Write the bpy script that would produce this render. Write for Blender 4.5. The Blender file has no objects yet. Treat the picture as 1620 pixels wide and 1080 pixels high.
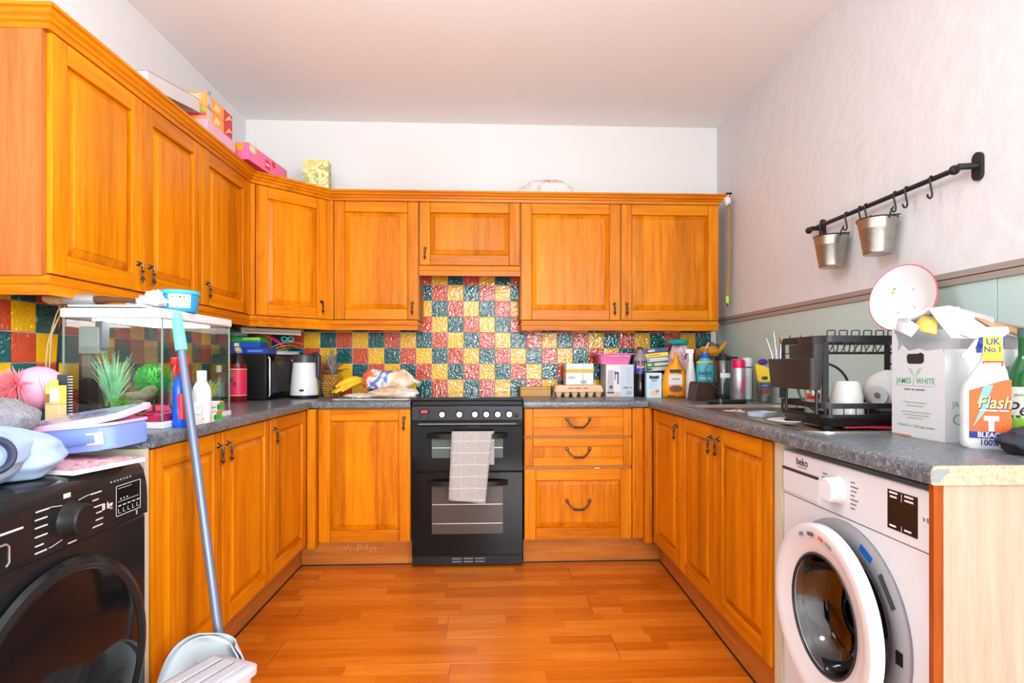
import bpy, bmesh, math, random
from mathutils import Vector, Matrix
PI = math.pi
R = math.radians
random.seed(7)
S = bpy.context.scene
C = S.collection

# ---------------------------------------------------------------- camera, world, lights, exposure
cam = bpy.data.cameras.new('camera')
camo = bpy.data.objects.new('camera', cam)
C.objects.link(camo)
cam.sensor_width = 36.0
cam.lens = 20.0
cam.shift_x = -0.0016
cam.shift_y = 0.0217
cam.clip_start = 0.05
camo.location = (0, -3.642, 1.092)
camo.rotation_euler = (PI / 2, 0, -0.0432)
S.camera = camo

S.view_settings.view_transform = 'Standard'
S.view_settings.look = 'None'
S.view_settings.gamma = 1.0
S.view_settings.use_curve_mapping = False
S.view_settings.exposure = 0.06

w = bpy.data.worlds.new('sky')
S.world = w
w.use_nodes = True
bg = w.node_tree.nodes['Background']
bg.inputs[0].default_value = (0.86, 0.93, 1.0, 1)
bg.inputs[1].default_value = 1.5


def area(name, loc, rot, sx, sy, power, col):
    l = bpy.data.lights.new(name, 'AREA')
    l.shape = 'RECTANGLE'
    l.size = sx
    l.size_y = sy
    l.energy = power
    l.color = col
    o = bpy.data.objects.new(name, l)
    o.location = loc
    o.rotation_euler = rot
    C.objects.link(o)
    return o


# unseen windows added behind the camera for daylight; rear one follows tile highlights
area('window_daylight_rear', (0.72, -8.92, 1.62), (R(90), 0, 0), 1.4, 1.5, 230, (0.93, 0.98, 1.0))
area('window_daylight_side', (1.53, -4.62, 1.62), (R(90), 0, R(90)), 1.5, 1.4, 130, (0.88, 0.96, 1.0))


# ---------------------------------------------------------------- helpers
def lin(c):
    def f(v):
        v /= 255.0
        return v / 12.92 if v <= 0.04045 else ((v + 0.055) / 1.055) ** 2.4
    return (f(c[0]), f(c[1]), f(c[2]), 1.0)


MATS = {}


class NT:
    def __init__(s, m):
        s.t = m.node_tree
        s.n = s.t.nodes
        s.b = s.n['Principled BSDF']

    def add(s, kind, **kw):
        n = s.n.new(kind)
        for k, v in kw.items():
            setattr(n, k, v)
        return n

    def link(s, a, b):
        s.t.links.new(a, b)

    def math(s, op, a, b=None, c=None):
        n = s.add('ShaderNodeMath', operation=op)
        for i, v in enumerate((a, b, c)):
            if v is None:
                continue
            if isinstance(v, (int, float)):
                n.inputs[i].default_value = v
            else:
                s.link(v, n.inputs[i])
        return n.outputs[0]

    def coords(s, scale=(1, 1, 1), rnd=True, kind='Object'):
        tc = s.add('ShaderNodeTexCoord')
        mp = s.add('ShaderNodeMapping')
        mp.inputs['Scale'].default_value = scale
        s.link(tc.outputs[kind], mp.inputs['Vector'])
        if rnd:
            oi = s.add('ShaderNodeObjectInfo')
            va = s.add('ShaderNodeVectorMath', operation='MULTIPLY_ADD')
            va.inputs[1].default_value = (37.0, 53.0, 29.0)
            s.link(oi.outputs['Random'], va.inputs[0])
            s.link(mp.outputs[0], va.inputs[2])
            return va.outputs[0]
        return mp.outputs[0]

    def noise(s, vec, scale, detail=3.0, rough=0.5, dist=0.0):
        n = s.add('ShaderNodeTexNoise')
        n.inputs['Scale'].default_value = scale
        n.inputs['Detail'].default_value = detail
        n.inputs['Roughness'].default_value = rough
        n.inputs['Distortion'].default_value = dist
        s.link(vec, n.inputs['Vector'])
        return n.outputs[0]

    def ramp(s, fac, stops):
        n = s.add('ShaderNodeValToRGB')
        cr = n.color_ramp
        while len(cr.elements) < len(stops):
            cr.elements.new(0.5)
        for e, (p, c) in zip(cr.elements, stops):
            e.position = p
            e.color = c if len(c) == 4 else lin(c)
        s.link(fac, n.inputs[0])
        return n.outputs[0]

    def mix(s, fac, a, b, blend='MIX'):
        n = s.add('ShaderNodeMix', data_type='RGBA', blend_type=blend)
        for sock, v in ((n.inputs[0], fac), (n.inputs[6], a), (n.inputs[7], b)):
            if isinstance(v, (int, float)):
                sock.default_value = v
            elif isinstance(v, tuple):
                sock.default_value = v if len(v) == 4 else lin(v)
            else:
                s.link(v, sock)
        return n.outputs[2]

    def bump(s, h, strength=0.3, dist=0.01):
        n = s.add('ShaderNodeBump')
        n.inputs['Strength'].default_value = strength
        n.inputs['Distance'].default_value = dist
        s.link(h, n.inputs['Height'])
        s.link(n.outputs[0], s.b.inputs['Normal'])


def mat(name, col=(200, 200, 200), rough=0.5, metal=0.0, spec=0.5, coat=0.0, trans=0.0, ior=1.45, alpha=1.0,
        vary=0.0, vscale=20.0, bump=0.0, bscale=60.0, bdist=0.005, emit=None, estr=1.0, sheen=0.0):
    if name in MATS:
        return MATS[name]
    m = bpy.data.materials.new(name)
    m.use_nodes = True
    k = NT(m)
    if min(col) > 205 and not emit and name[:4] not in ('wall', 'ceil', 'floo'):
        col = tuple(v * 0.93 for v in col)
    c = lin(col)
    b = k.b
    b.inputs['Base Color'].default_value = c
    b.inputs['Roughness'].default_value = rough
    b.inputs['Metallic'].default_value = metal
    b.inputs['Specular IOR Level'].default_value = spec
    b.inputs['Coat Weight'].default_value = coat
    b.inputs['Transmission Weight'].default_value = trans
    b.inputs['IOR'].default_value = ior
    b.inputs['Alpha'].default_value = alpha
    b.inputs['Sheen Weight'].default_value = sheen
    if emit:
        b.inputs['Emission Color'].default_value = lin(emit)
        b.inputs['Emission Strength'].default_value = estr
    if vary or bump:
        v = k.coords()
    if vary:
        n = k.noise(v, vscale, 4, 0.6)
        d = tuple(x * (1 - vary) for x in c[:3]) + (1,)
        e = tuple(min(1, x * (1 + vary)) for x in c[:3]) + (1,)
        k.link(k.ramp(n, [(0.3, d), (0.7, e)]), b.inputs['Base Color'])
    if bump:
        k.bump(k.noise(v, bscale, 3, 0.5), bump, bdist)
    MATS[name] = m
    return m


def wood(name, dark, mid, light, axis, rough=0.34, strips=0.0, rnd=0.10, gs=1.0, coat=0.0):
    m = bpy.data.materials.new(name)
    m.use_nodes = True
    k = NT(m)
    sc = {'z': (38 * gs, 38 * gs, 2.2 * gs), 'x': (2.2 * gs, 38 * gs, 38 * gs), 'y': (38 * gs, 2.2 * gs, 38 * gs)}[axis]
    v = k.coords(sc)
    n1 = k.noise(v, 1.0, 5, 0.62, 0.25)
    v2 = k.coords(tuple(x * 0.16 for x in sc))
    n2 = k.noise(v2, 1.0, 2, 0.5, 1.2)
    v3 = k.coords(tuple(x * 5 for x in sc))
    n3 = k.noise(v3, 1.0, 2, 0.5)
    f = k.math('ADD', k.math('MULTIPLY', n1, 0.55), k.math('MULTIPLY', n2, 0.45))
    f = k.math('ADD', f, k.math('MULTIPLY', k.math('SUBTRACT', n3, 0.5), 0.25))
    col = k.ramp(f, [(0.30, dark), (0.5, mid), (0.70, light)])
    oi = k.add('ShaderNodeObjectInfo')
    val = k.math('MULTIPLY_ADD', oi.outputs['Random'], 2 * rnd, 1 - rnd)
    if strips:
        tc = k.add('ShaderNodeTexCoord')
        sx = k.add('ShaderNodeSeparateXYZ')
        k.link(tc.outputs['Object'], sx.inputs[0])
        q = k.math('FLOOR', k.math('MULTIPLY_ADD', sx.outputs[0], 10.5, k.math('MULTIPLY', oi.outputs['Random'], 9.0)))
        wn = k.add('ShaderNodeTexWhiteNoise', noise_dimensions='1D')
        k.link(q, wn.inputs['W'])
        val = k.math('MULTIPLY', val, k.math('MULTIPLY_ADD', wn.outputs[0], 2 * strips, 1 - strips))
    cm = k.add('ShaderNodeCombineColor')
    for i in range(3):
        k.link(val, cm.inputs[i])
    k.link(k.mix(1.0, col, cm.outputs[0], 'MULTIPLY'), k.b.inputs['Base Color'])
    k.b.inputs['Roughness'].default_value = rough
    k.b.inputs['Specular IOR Level'].default_value = 0.18
    k.b.inputs['Coat Weight'].default_value = coat
    k.b.inputs['Coat Roughness'].default_value = 0.15
    k.bump(n3, 0.2, 0.002)
    MATS[name] = m
    return m


class MB:
    def __init__(s):
        s.b = bmesh.new()
        s.m = 0
        s.bv = False

    def mark(s):
        s.b.verts.ensure_lookup_table()
        s.m = len(s.b.verts)
        return s

    def xf(s, mtx):
        s.b.verts.ensure_lookup_table()
        for v in s.b.verts[s.m:]:
            v.co = mtx @ v.co
        return s

    def box(s, x0, x1, y0, y1, z0, z1, bev=0.0, seg=2):
        vs = [s.b.verts.new((x, y, z)) for x in (x0, x1) for y in (y0, y1) for z in (z0, z1)]
        fs = [s.b.faces.new([vs[i] for i in q]) for q in
              ((0, 1, 3, 2), (4, 6, 7, 5), (0, 4, 5, 1), (2, 3, 7, 6), (0, 2, 6, 4), (1, 5, 7, 3))]
        if bev:
            s.bv = True
            es = set(e for f in fs for e in f.edges)
            bmesh.ops.bevel(s.b, geom=list(es), offset=bev, segments=seg, affect='EDGES', profile=0.5)
        return s

    def loft(s, rings, cap=True, closed=False):
        rs = [[s.b.verts.new(p) for p in r] for r in rings]
        n = len(rs[0])
        k = len(rs)
        for i in range(k if closed else k - 1):
            a, b = rs[i], rs[(i + 1) % k]
            for j in range(n):
                try:
                    s.b.faces.new((a[j], a[(j + 1) % n], b[(j + 1) % n], b[j]))
                except ValueError:
                    pass
        if cap and not closed:
            s.b.faces.new(rs[0][::-1])
            s.b.faces.new(rs[-1])
        return s

    def tube(s, pts, r, seg=8, closed=False, cap=True, sq=None):
        pts = [Vector(p) for p in pts]
        n = len(pts)
        rr = r if isinstance(r, (list, tuple)) else [r] * n
        rings = []
        up = None
        for i, p in enumerate(pts):
            if closed:
                t = (pts[(i + 1) % n] - pts[i - 1])
            else:
                t = pts[min(i + 1, n - 1)] - pts[max(i - 1, 0)]
            t.normalize()
            if up is None:
                up = Vector((0, 0, 1)) if abs(t.z) < 0.9 else Vector((1, 0, 0))
            a = t.cross(up)
            if a.length < 1e-5:
                a = t.orthogonal()
            a.normalize()
            b = a.cross(t).normalized()
            up = b
            kx, ky = sq if sq else (1, 1)
            rings.append([p + (a * math.cos(2 * PI * j / seg) * kx + b * math.sin(2 * PI * j / seg) * ky) * rr[i] for j in range(seg)])
        return s.loft(rings, cap, closed)

    def cyl(s, p0, p1, r0, r1=None, seg=20):
        return s.tube([p0, p1], [r0, r0 if r1 is None else r1], seg)

    def lathe(s, prof, seg=24, c=(0, 0), flat=1.0, cap=True):
        rings = [[(c[0] + max(r, 1e-5) * math.cos(2 * PI * j / seg), c[1] + max(r, 1e-5) * flat * math.sin(2 * PI * j / seg), z) for j in range(seg)] for r, z in prof]
        return s.loft(rings, cap)

    def prism(s, pts, t0, t1, ax='y', bev=0.0):
        def P(a, b, t):
            return {'y': (a, t, b), 'z': (a, b, t), 'x': (t, a, b)}[ax]
        lo = [s.b.verts.new(P(a, b, t0)) for a, b in pts]
        hi = [s.b.verts.new(P(a, b, t1)) for a, b in pts]
        n = len(pts)
        f0 = s.b.faces.new(lo)
        f1 = s.b.faces.new(hi[::-1])
        for i in range(n):
            s.b.faces.new((lo[i], hi[i], hi[(i + 1) % n], lo[(i + 1) % n]))
        if bev:
            s.bv = True
            bmesh.ops.bevel(s.b, geom=list(f0.edges) + list(f1.edges), offset=bev, segments=2, affect='EDGES', profile=0.5)
        return s

    def ball(s, c, r, seg=16, rings=10, f=None):
        rx, ry, rz = r if isinstance(r, (tuple, list)) else (r, r, r)
        rs = []
        for i in range(rings + 1):
            t = PI * i / rings
            row = []
            for j in range(seg):
                p = 2 * PI * j / seg
                d = Vector((math.sin(t) * math.cos(p), math.sin(t) * math.sin(p), -math.cos(t)))
                if i in (0, rings):
                    d = Vector((1e-4 * math.cos(p), 1e-4 * math.sin(p), -math.cos(t)))
                k = f(d) if f else 1.0
                row.append((c[0] + rx * d.x * k, c[1] + ry * d.y * k, c[2] + rz * d.z * k))
            rs.append(row)
        return s.loft(rs, True)

    def grid(s, fn, nu, nv, wrap=False):
        vs = [[s.b.verts.new(fn(i / nu, j / nv)) for j in range(nv + 1)] for i in range(nu + 1)]
        for i in range(nu):
            for j in range(nv):
                s.b.faces.new((vs[i][j], vs[i + 1][j], vs[i + 1][j + 1], vs[i][j + 1]))
        return s

    def build(s, name, m, parent=None, angle=None, solid=0.0, sub=0):
        if angle is None:
            angle = 20 if s.bv else 38
        bmesh.ops.remove_doubles(s.b, verts=s.b.verts, dist=1e-6)
        bmesh.ops.recalc_face_normals(s.b, faces=s.b.faces)
        me = bpy.data.meshes.new(name)
        s.b.to_mesh(me)
        s.b.free()
        if angle:
            me.shade_smooth()
            me.set_sharp_from_angle(angle=R(angle))
        o = bpy.data.objects.new(name, me)
        me.materials.append(MATS[m] if isinstance(m, str) else m)
        C.objects.link(o)
        if parent is not None:
            o.parent = parent
        if solid:
            q = o.modifiers.new('s', 'SOLIDIFY')
            q.thickness = solid
            q.offset = 0
        if sub:
            q = o.modifiers.new('d', 'SUBSURF')
            q.levels = q.render_levels = sub
        return o


def link(name, me, parent, loc=(0, 0, 0), rot=(0, 0, 0)):
    o = bpy.data.objects.new(name, me)
    C.objects.link(o)
    o.parent = parent
    o.location = loc
    o.rotation_euler = rot
    return o


def tag(o, label, cat, group=None):
    o['label'] = label
    o['category'] = cat
    if group:
        o['group'] = group
    return o


def thing(name, label, cat, loc=(0, 0, 0), rz=0.0, group=None, rot=None):
    o = bpy.data.objects.new(name, None)
    o.empty_display_size = 0.05
    C.objects.link(o)
    o.location = loc
    o.rotation_euler = rot if rot else (0, 0, rz)
    return tag(o, label, cat, group)


def struct(o):
    o['kind'] = 'structure'
    return o


def copytree(o, parent=None):
    c = o.copy()
    C.objects.link(c)
    c.parent = parent
    for ch in [x for x in bpy.data.objects if x.parent == o]:
        copytree(ch, c)
    return c


def text(parent, s, size, m, loc, rot=(0, 0, 0), wrap=0.0, align='CENTER', name='lettering', shear=0.0, sx=1.0, ext=0.0003, bold=0.0, track=1.0):
    """flat printed letters in the xz plane, facing -y; wrap bends them round a vertical cylinder of that radius"""
    if not set(s) - set('# \n'):
        # print too small to read in the photograph: plain bars, one for each word
        mb = MB()
        lines = s.split('\n')
        for li, line in enumerate(lines):
            x = -len(line) * size * 0.29
            zc = ((len(lines) - 1) / 2 - li) * size
            for wd in line.split(' '):
                L = len(wd) * size * 0.58
                if wd:
                    mb.box(x * sx, (x + L - size * 0.1) * sx, -max(ext, 0.0003), 0.0003, zc - size * 0.22, zc + size * 0.22)
                x += L + size * 0.4
        o = mb.build('print_line', m, parent)
        o.location = loc
        o.rotation_euler = rot
        return o
    cu = bpy.data.curves.new(name, 'FONT')
    cu.body = s
    cu.size = size
    cu.align_x = align
    cu.align_y = 'CENTER'
    cu.shear = shear
    cu.extrude = ext
    cu.offset = bold
    cu.space_character = track
    cu.resolution_u = 3
    t = bpy.data.objects.new('t', cu)
    C.objects.link(t)
    dg = bpy.context.evaluated_depsgraph_get()
    me = bpy.data.meshes.new_from_object(t.evaluated_get(dg))
    me.name = name
    bpy.data.objects.remove(t)
    bpy.data.curves.remove(cu)
    for v in me.vertices:
        x, y, z = v.co
        x *= sx
        if wrap:
            a = x / wrap
            rr = wrap + z
            v.co = (rr * math.sin(a), -rr * math.cos(a), y)
        else:
            v.co = (x, -z, y)
    me.materials.clear()
    me.materials.append(MATS[m] if isinstance(m, str) else m)
    return link(name, me, parent, loc, rot)


def sweep(mb, path, prof, closed=False, sections=None):
    """mitred sweep of profile (offset to the right-hand side of travel, z) along a 2-D path"""
    n = len(path)
    rings = []
    for i in range(n):
        p = Vector(path[i])
        ds = []
        if i > 0:
            ds.append((p - Vector(path[i - 1])).normalized())
        if i < n - 1:
            ds.append((Vector(path[i + 1]) - p).normalized())
        ns = [Vector((d.y, -d.x)) for d in ds]
        if len(ns) == 2:
            b = (ns[0] + ns[1]).normalized()
            b /= max(0.2, b.dot(ns[0]))
        else:
            b = ns[0]
        rings.append([(p.x + b.x * o, p.y + b.y * o, z) for o, z in prof])
    if sections is not None:
        parent, mats = sections
        for i in range(n - 1):
            MB().loft(rings[i:i + 2], True).build('section', mats[i], parent, angle=25)
        return None
    mb.loft(rings, True)
    return mb


# ---------------------------------------------------------------- room constants
XL, XR, H = -1.526, 1.482, 2.624
YR = -9.0          # wall behind the camera
CT = 0.893         # worktop height
UF = -0.272        # front of wall-cupboard doors on the back wall
UX = -1.254        # front of wall-cupboard doors on the left wall

# ---------------------------------------------------------------- materials
mat('wall_white', (222, 220, 220), 0.7, bump=0.5, bscale=11, bdist=0.012)
mat('wall_smooth', (226, 222, 220), 0.75, bump=0.08, bscale=6, bdist=0.01)
mat('ceiling_paint', (250, 246, 244), 0.8)
mat('grout', (222, 214, 196), 0.7)
mat('skirt_black', (28, 26, 28), 0.6)
OAK_D, OAK_M, OAK_L = (170, 82, 2), (209, 119, 5), (228, 143, 12)
wood('oak_v', OAK_D, OAK_M, OAK_L, 'z')
wood('oak_h', OAK_D, OAK_M, OAK_L, 'x')
wood('oak_y', OAK_D, OAK_M, OAK_L, 'y')
wood('oak_panel', OAK_D, OAK_M, OAK_L, 'z', strips=0.13, rnd=0.06)
wood('oak_side', (150, 80, 32), (174, 100, 45), (190, 118, 62), 'z', rough=0.5)
wood('oak_plinth', (156, 84, 28), (182, 106, 40), (200, 126, 56), 'x', rough=0.5)
wood('oak_edge', (120, 52, 10), (150, 70, 18), (170, 84, 26), 'z')
wood('pale_oak', (152, 134, 114), (165, 148, 128), (176, 160, 141), 'z', rough=0.5, rnd=0.0)
mat('carcass', (196, 130, 70), 0.6)
mat('cream', (200, 192, 168), 0.5)
mat('antique', (96, 84, 70), 0.35, metal=0.9)
mat('steel', (200, 200, 200), 0.25, metal=1.0)
mat('black_gloss', (14, 14, 16), 0.12, spec=0.22)
mat('hob_black', (10, 10, 12), 0.06, spec=0.6)
mat('black_matte', (20, 20, 22), 0.5, spec=0.25)
mat('black_plastic', (26, 25, 26), 0.38, spec=0.3)
mat('black_wire', (26, 26, 28), 0.45)
mat('white_plastic', (238, 238, 240), 0.32)
mat('white_gloss', (240, 240, 240), 0.15)
mat('chip', (178, 158, 130), 0.8, vary=0.35, vscale=160)
mat('grey_mid', (120, 122, 126), 0.45)
mat('dark_gap', (12, 10, 9), 0.8)
mat('ink_black', (25, 25, 28), 0.6)
mat('ink_white', (240, 240, 240), 0.6)


def worktop_mat():
    m = bpy.data.materials.new('worktop_laminate')
    m.use_nodes = True
    k = NT(m)
    v = k.coords((1, 1, 1), rnd=False)
    fac = None
    # fine pale threads crossing a charcoal ground
    for i, (sc, off) in enumerate(((75, 0.0), (110, 3.3), (90, 7.1))):
        mp = k.add('ShaderNodeMapping')
        mp.inputs['Location'].default_value = (off, off * 2, off)
        mp.inputs['Rotation'].default_value = (0.6 * i, 0.4 * i, 1.1 * i)
        k.link(v, mp.inputs[0])
        nz = k.noise(mp.outputs[0], sc * 0.55, 1, 0.5, 0.8)
        d = k.math('ABSOLUTE', k.math('SUBTRACT', nz, 0.5))
        t = k.math('LESS_THAN', d, 0.010)
        fac = t if fac is None else k.math('MAXIMUM', fac, t)
    base = k.ramp(k.noise(v, 60, 3), [(0.35, (68, 77, 85)), (0.65, (91, 101, 109))])
    k.link(k.mix(k.math('MULTIPLY', fac, 0.75), base, (164, 166, 168)), k.b.inputs['Base Color'])
    k.b.inputs['Roughness'].default_value = 0.3
    MATS['worktop'] = m


worktop_mat()


def tile_mat(name, col, dark, bumpy):
    m = bpy.data.materials.new(name)
    m.use_nodes = True
    k = NT(m)
    v = k.coords()
    k.link(k.ramp(k.noise(v, 14, 3), [(0.3, dark), (0.7, col)]), k.b.inputs['Base Color'])
    k.b.inputs['Roughness'].default_value = 0.05
    k.b.inputs['Specular IOR Level'].default_value = 0.5
    k.bump(k.noise(v, 85, 0.0, 0.4, 0.4), bumpy, 0.005)
    MATS[name] = m


for nm, c1, c0 in (('yellow', (238, 182, 18), (228, 166, 8)), ('teal', (6, 92, 92), (4, 74, 78)), ('red', (202, 78, 46), (186, 62, 34))):
    tile_mat('tile_' + nm, c1, c0, 0.45)


def floor_mat():
    m = bpy.data.materials.new('floor_laminate')
    m.use_nodes = True
    k = NT(m)
    tc = k.add('ShaderNodeTexCoord')
    sx = k.add('ShaderNodeSeparateXYZ')
    k.link(tc.outputs['Object'], sx.inputs[0])
    oi = k.add('ShaderNodeObjectInfo')
    row = k.math('FLOOR', k.math('DIVIDE', sx.outputs[1], 0.0645))
    w1 = k.add('ShaderNodeTexWhiteNoise', noise_dimensions='2D')
    cb = k.add('ShaderNodeCombineXYZ')
    k.link(row, cb.inputs[0])
    k.link(oi.outputs['Random'], cb.inputs[1])
    k.link(cb.outputs[0], w1.inputs['Vector'])
    blk = k.math('FLOOR', k.math('ADD', k.math('DIVIDE', sx.outputs[0], 0.42), w1.outputs[0]))
    cb2 = k.add('ShaderNodeCombineXYZ')
    k.link(row, cb2.inputs[0])
    k.link(k.math('ADD', k.math('MULTIPLY', oi.outputs['Random'], 91.0), 0.0), cb2.inputs[1])
    k.link(blk, cb2.inputs[2])
    w2 = k.add('ShaderNodeTexWhiteNoise', noise_dimensions='3D')
    k.link(cb2.outputs[0], w2.inputs['Vector'])
    v = k.coords((3, 40, 40))
    n = k.noise(v, 1.0, 5, 0.6, 0.6)
    f = k.math('ADD', k.math('MULTIPLY', n, 0.6), k.math('MULTIPLY', w2.outputs[0], 0.4))
    col = k.ramp(f, [(0.22, (178, 86, 14)), (0.5, (204, 107, 22)), (0.8, (222, 131, 42))])
    k.link(col, k.b.inputs['Base Color'])
    k.b.inputs['Roughness'].default_value = 0.24
    MATS['floor_laminate'] = m


floor_mat()

# ---------------------------------------------------------------- room shell
struct(MB().box(XL - 0.1, XR + 0.1, YR - 0.1, 0.1, -0.06, -0.009).build('floor', mat('floor_base', (200, 198, 196), 0.8)))
FLOOR = bpy.data.objects['floor']
pm = None
nrow = 17
for r in range(nrow):
    y0 = -0.4 - (r + 1) * 0.1935
    off = (0.37 * r * 1.7) % 1.29
    x = XL - off
    while x < XR:
        a, b = max(x, XL + 0.002), min(x + 1.288, XR - 0.002)
        if b - a > 0.04:
            o = MB().box(0, b - a, 0, 0.1928, -0.009, 0, 0.0004, 1).build('plank', 'floor_laminate', FLOOR)
            o.location = (a, y0, 0)
        x += 1.29
struct(MB().box(XL - 0.1, XR + 0.1, YR - 0.1, 0.1, H, H + 0.08).build('ceiling', 'ceiling_paint'))
WB = struct(MB().box(XL - 0.1, XR + 0.1, 0.0, 0.1, -0.06, H).build('wall_back', 'wall_smooth'))
WL = struct(MB().box(XL - 0.1, XL, YR, 0.0, -0.06, H).build('wall_left', 'wall_smooth'))
mb = MB()
mb.box(XR, XR + 0.1, -3.8, 0.0, -0.06, H)
mb.box(XR, XR + 0.1, YR, -5.45, -0.06, H)
mb.box(XR, XR + 0.1, -5.45, -3.8, -0.06, 0.9)
mb.box(XR, XR + 0.1, -5.45, -3.8, 2.34, H)
WR = struct(mb.build('wall_right', 'wall_white'))
mb = MB()
mb.box(XL, 0.02, YR - 0.1, YR, -0.06, H)
mb.box(1.45, XR, YR - 0.1, YR, -0.06, H)
mb.box(0.02, 1.45, YR - 0.1, YR, -0.06, 0.85)
mb.box(0.02, 1.45, YR - 0.1, YR, 2.4, H)
struct(mb.build('wall_rear', 'wall_smooth'))


def window(n, loc, rz, wd, ht, panes):
    o = bpy.data.objects.new('window_%d' % n, None)
    C.objects.link(o)
    o.location = loc
    o.rotation_euler = (0, 0, rz)
    struct(o)
    mb = MB()
    mb.box(0, wd, -0.03, 0.03, 0, 0.06).box(0, wd, -0.03, 0.03, ht - 0.06, ht)
    mb.box(0, 0.06, -0.03, 0.03, 0.06, ht - 0.06).box(wd - 0.06, wd, -0.03, 0.03, 0.06, ht - 0.06)
    for i in range(1, panes):
        x = wd * i / panes
        mb.box(x - 0.03, x + 0.03, -0.03, 0.03, 0.06, ht - 0.06)
    mb.build('window_frame', 'white_plastic', o)


window(1, (0.02, YR - 0.05, 0.85), 0, 1.43, 1.55, 2)  # frames of the unseen windows, added to supply the daylight
window(2, (XR + 0.06, -5.45, 0.9), PI / 2, 1.65, 1.44, 2)

# globe lamp added above the camera's view to supply light
t = thing('pendant_lamp', 'white glass globe lamp hanging from the ceiling in the middle of the room', 'lamp', (-0.15, -2.50, H))
MB().lathe([(0.0, -0.02), (0.045, -0.02), (0.05, 0.0), (0.0, 0.0)], 24).build('ceiling_rose', 'white_plastic', t)
MB().cyl((0, 0, -0.02), (0, 0, -0.47), 0.004, seg=8).build('cord', 'white_plastic', t)
MB().ball((0, 0, -0.60), 0.13, 24, 14).build('globe', mat('lamp_glow', (255, 250, 240), 0.4, emit=(228, 243, 255), estr=48.0), t)

# tiles: yellow / teal / red in diagonal steps, hammered glaze
TM = {}
for nm in ('yellow', 'teal', 'red'):
    o = MB().box(-0.0487, 0.0487, -0.007, 0.0, -0.0487, 0.0487, 0.0022, 2).build('tile', 'tile_' + nm, WB)
    TM[nm[0].upper()] = o.data
    bpy.data.objects.remove(o)
CUT = {}


def tile(parent, col, u0, u1, z0, z1, face):
    u0 += 0.0013
    u1 -= 0.0013
    z0 += 0.0013
    z1 -= 0.0013
    w_, h_ = u1 - u0, z1 - z0
    if w_ < 0.012 or h_ < 0.012:
        return
    cx, cz = (u0 + u1) / 2, (z0 + z1) / 2
    key = (col, round(w_, 3), round(h_, 3))
    if abs(w_ - 0.0974) < 0.002 and abs(h_ - 0.0974) < 0.002:
        me = TM[col]
    elif key in CUT:
        me = CUT[key]
    else:
        o = MB().box(-w_ / 2, w_ / 2, -0.007, 0, -h_ / 2, h_ / 2, 0.0022, 2).build('tile', 'tile_' + {'Y': 'yellow', 'T': 'teal', 'R': 'red'}[col], parent)
        me = CUT[key] = o.data
        bpy.data.objects.remove(o)
    if face == 'back':
        link('tile', me, parent, (cx, -0.004, cz))
    else:
        link('tile', me, parent, (XL + 0.004, cx, cz), (0, 0, PI / 2))


Z0 = 0.891
struct(MB().box(XL, 1.437, -0.004, 0, 0.86, 1.66).build('tile_bed', 'grout', WB))
for c in range(-11, 21):
    xa = -0.563 + 0.1 * c
    xb = xa + 0.1
    for k in range(-5, 4):
        za = Z0 + 0.1 * (3 - k)
        zb = za + 0.1
        col = 'YTR'[(c - k) % 3]
        if k <= 0 - 1 and not (-0.47 < xa < 0.24):
            if k < -1:
                continue
        if k == 0 and False:
            continue
        a, b = max(xa, XL + 0.002), min(xb, 1.437)
        top = min(zb, 1.655)
        if k == -1 and not (-0.47 < xa < 0.24):
            top = min(zb, 1.335)
        tile(WB, col, a, b, za, top, 'back')
struct(MB().box(1.437, 1.47, -0.012, 0, 0.88, 1.35).build('tile_edge_strip', 'white_plastic', WB))
struct(MB().box(XL, XL + 0.004, -2.14, -0.006, 0.86, 1.34).build('tile_bed', 'grout', WL))
for c in range(-3, 19):
    ya = -1.868 + 0.1 * c
    for k in range(-1, 4):
        za = Z0 + 0.004 + 0.1 * (3 - k)
        tile(WL, 'RYT'[(c - k) % 3], ya, min(ya + 0.1, -0.008), za, min(za + 0.1, 1.34), 'left')

# right wall: pale green glass splashback panels under a double taupe rail
mat('green_glass', (190, 212, 206), 0.12, spec=0.5, vary=0.02, vscale=2)
for i, (a, b) in enumerate(((-2.05, -0.012), (-3.3, -2.053))):
    MB().box(XR - 0.008, XR, a, b, 0.86, 1.345, 0.001, 1).build('splashback_panel', 'green_glass', WR)
TR = bpy.data.objects.new('trim_1', None)
C.objects.link(TR)
struct(TR)
mat('taupe', (160, 146, 136), 0.45)
MB().box(XR - 0.016, XR, -3.3, -0.005, 1.363, 1.383, 0.002).build('upper_strip', 'taupe', TR)
MB().box(XR - 0.016, XR, -3.3, -0.005, 1.340, 1.3605, 0.002).build('lower_strip', 'taupe', TR)
MB().box(XR - 0.008, XR, -3.3, -0.005, 1.36, 1.364).build('groove', 'dark_gap', TR)

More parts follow.
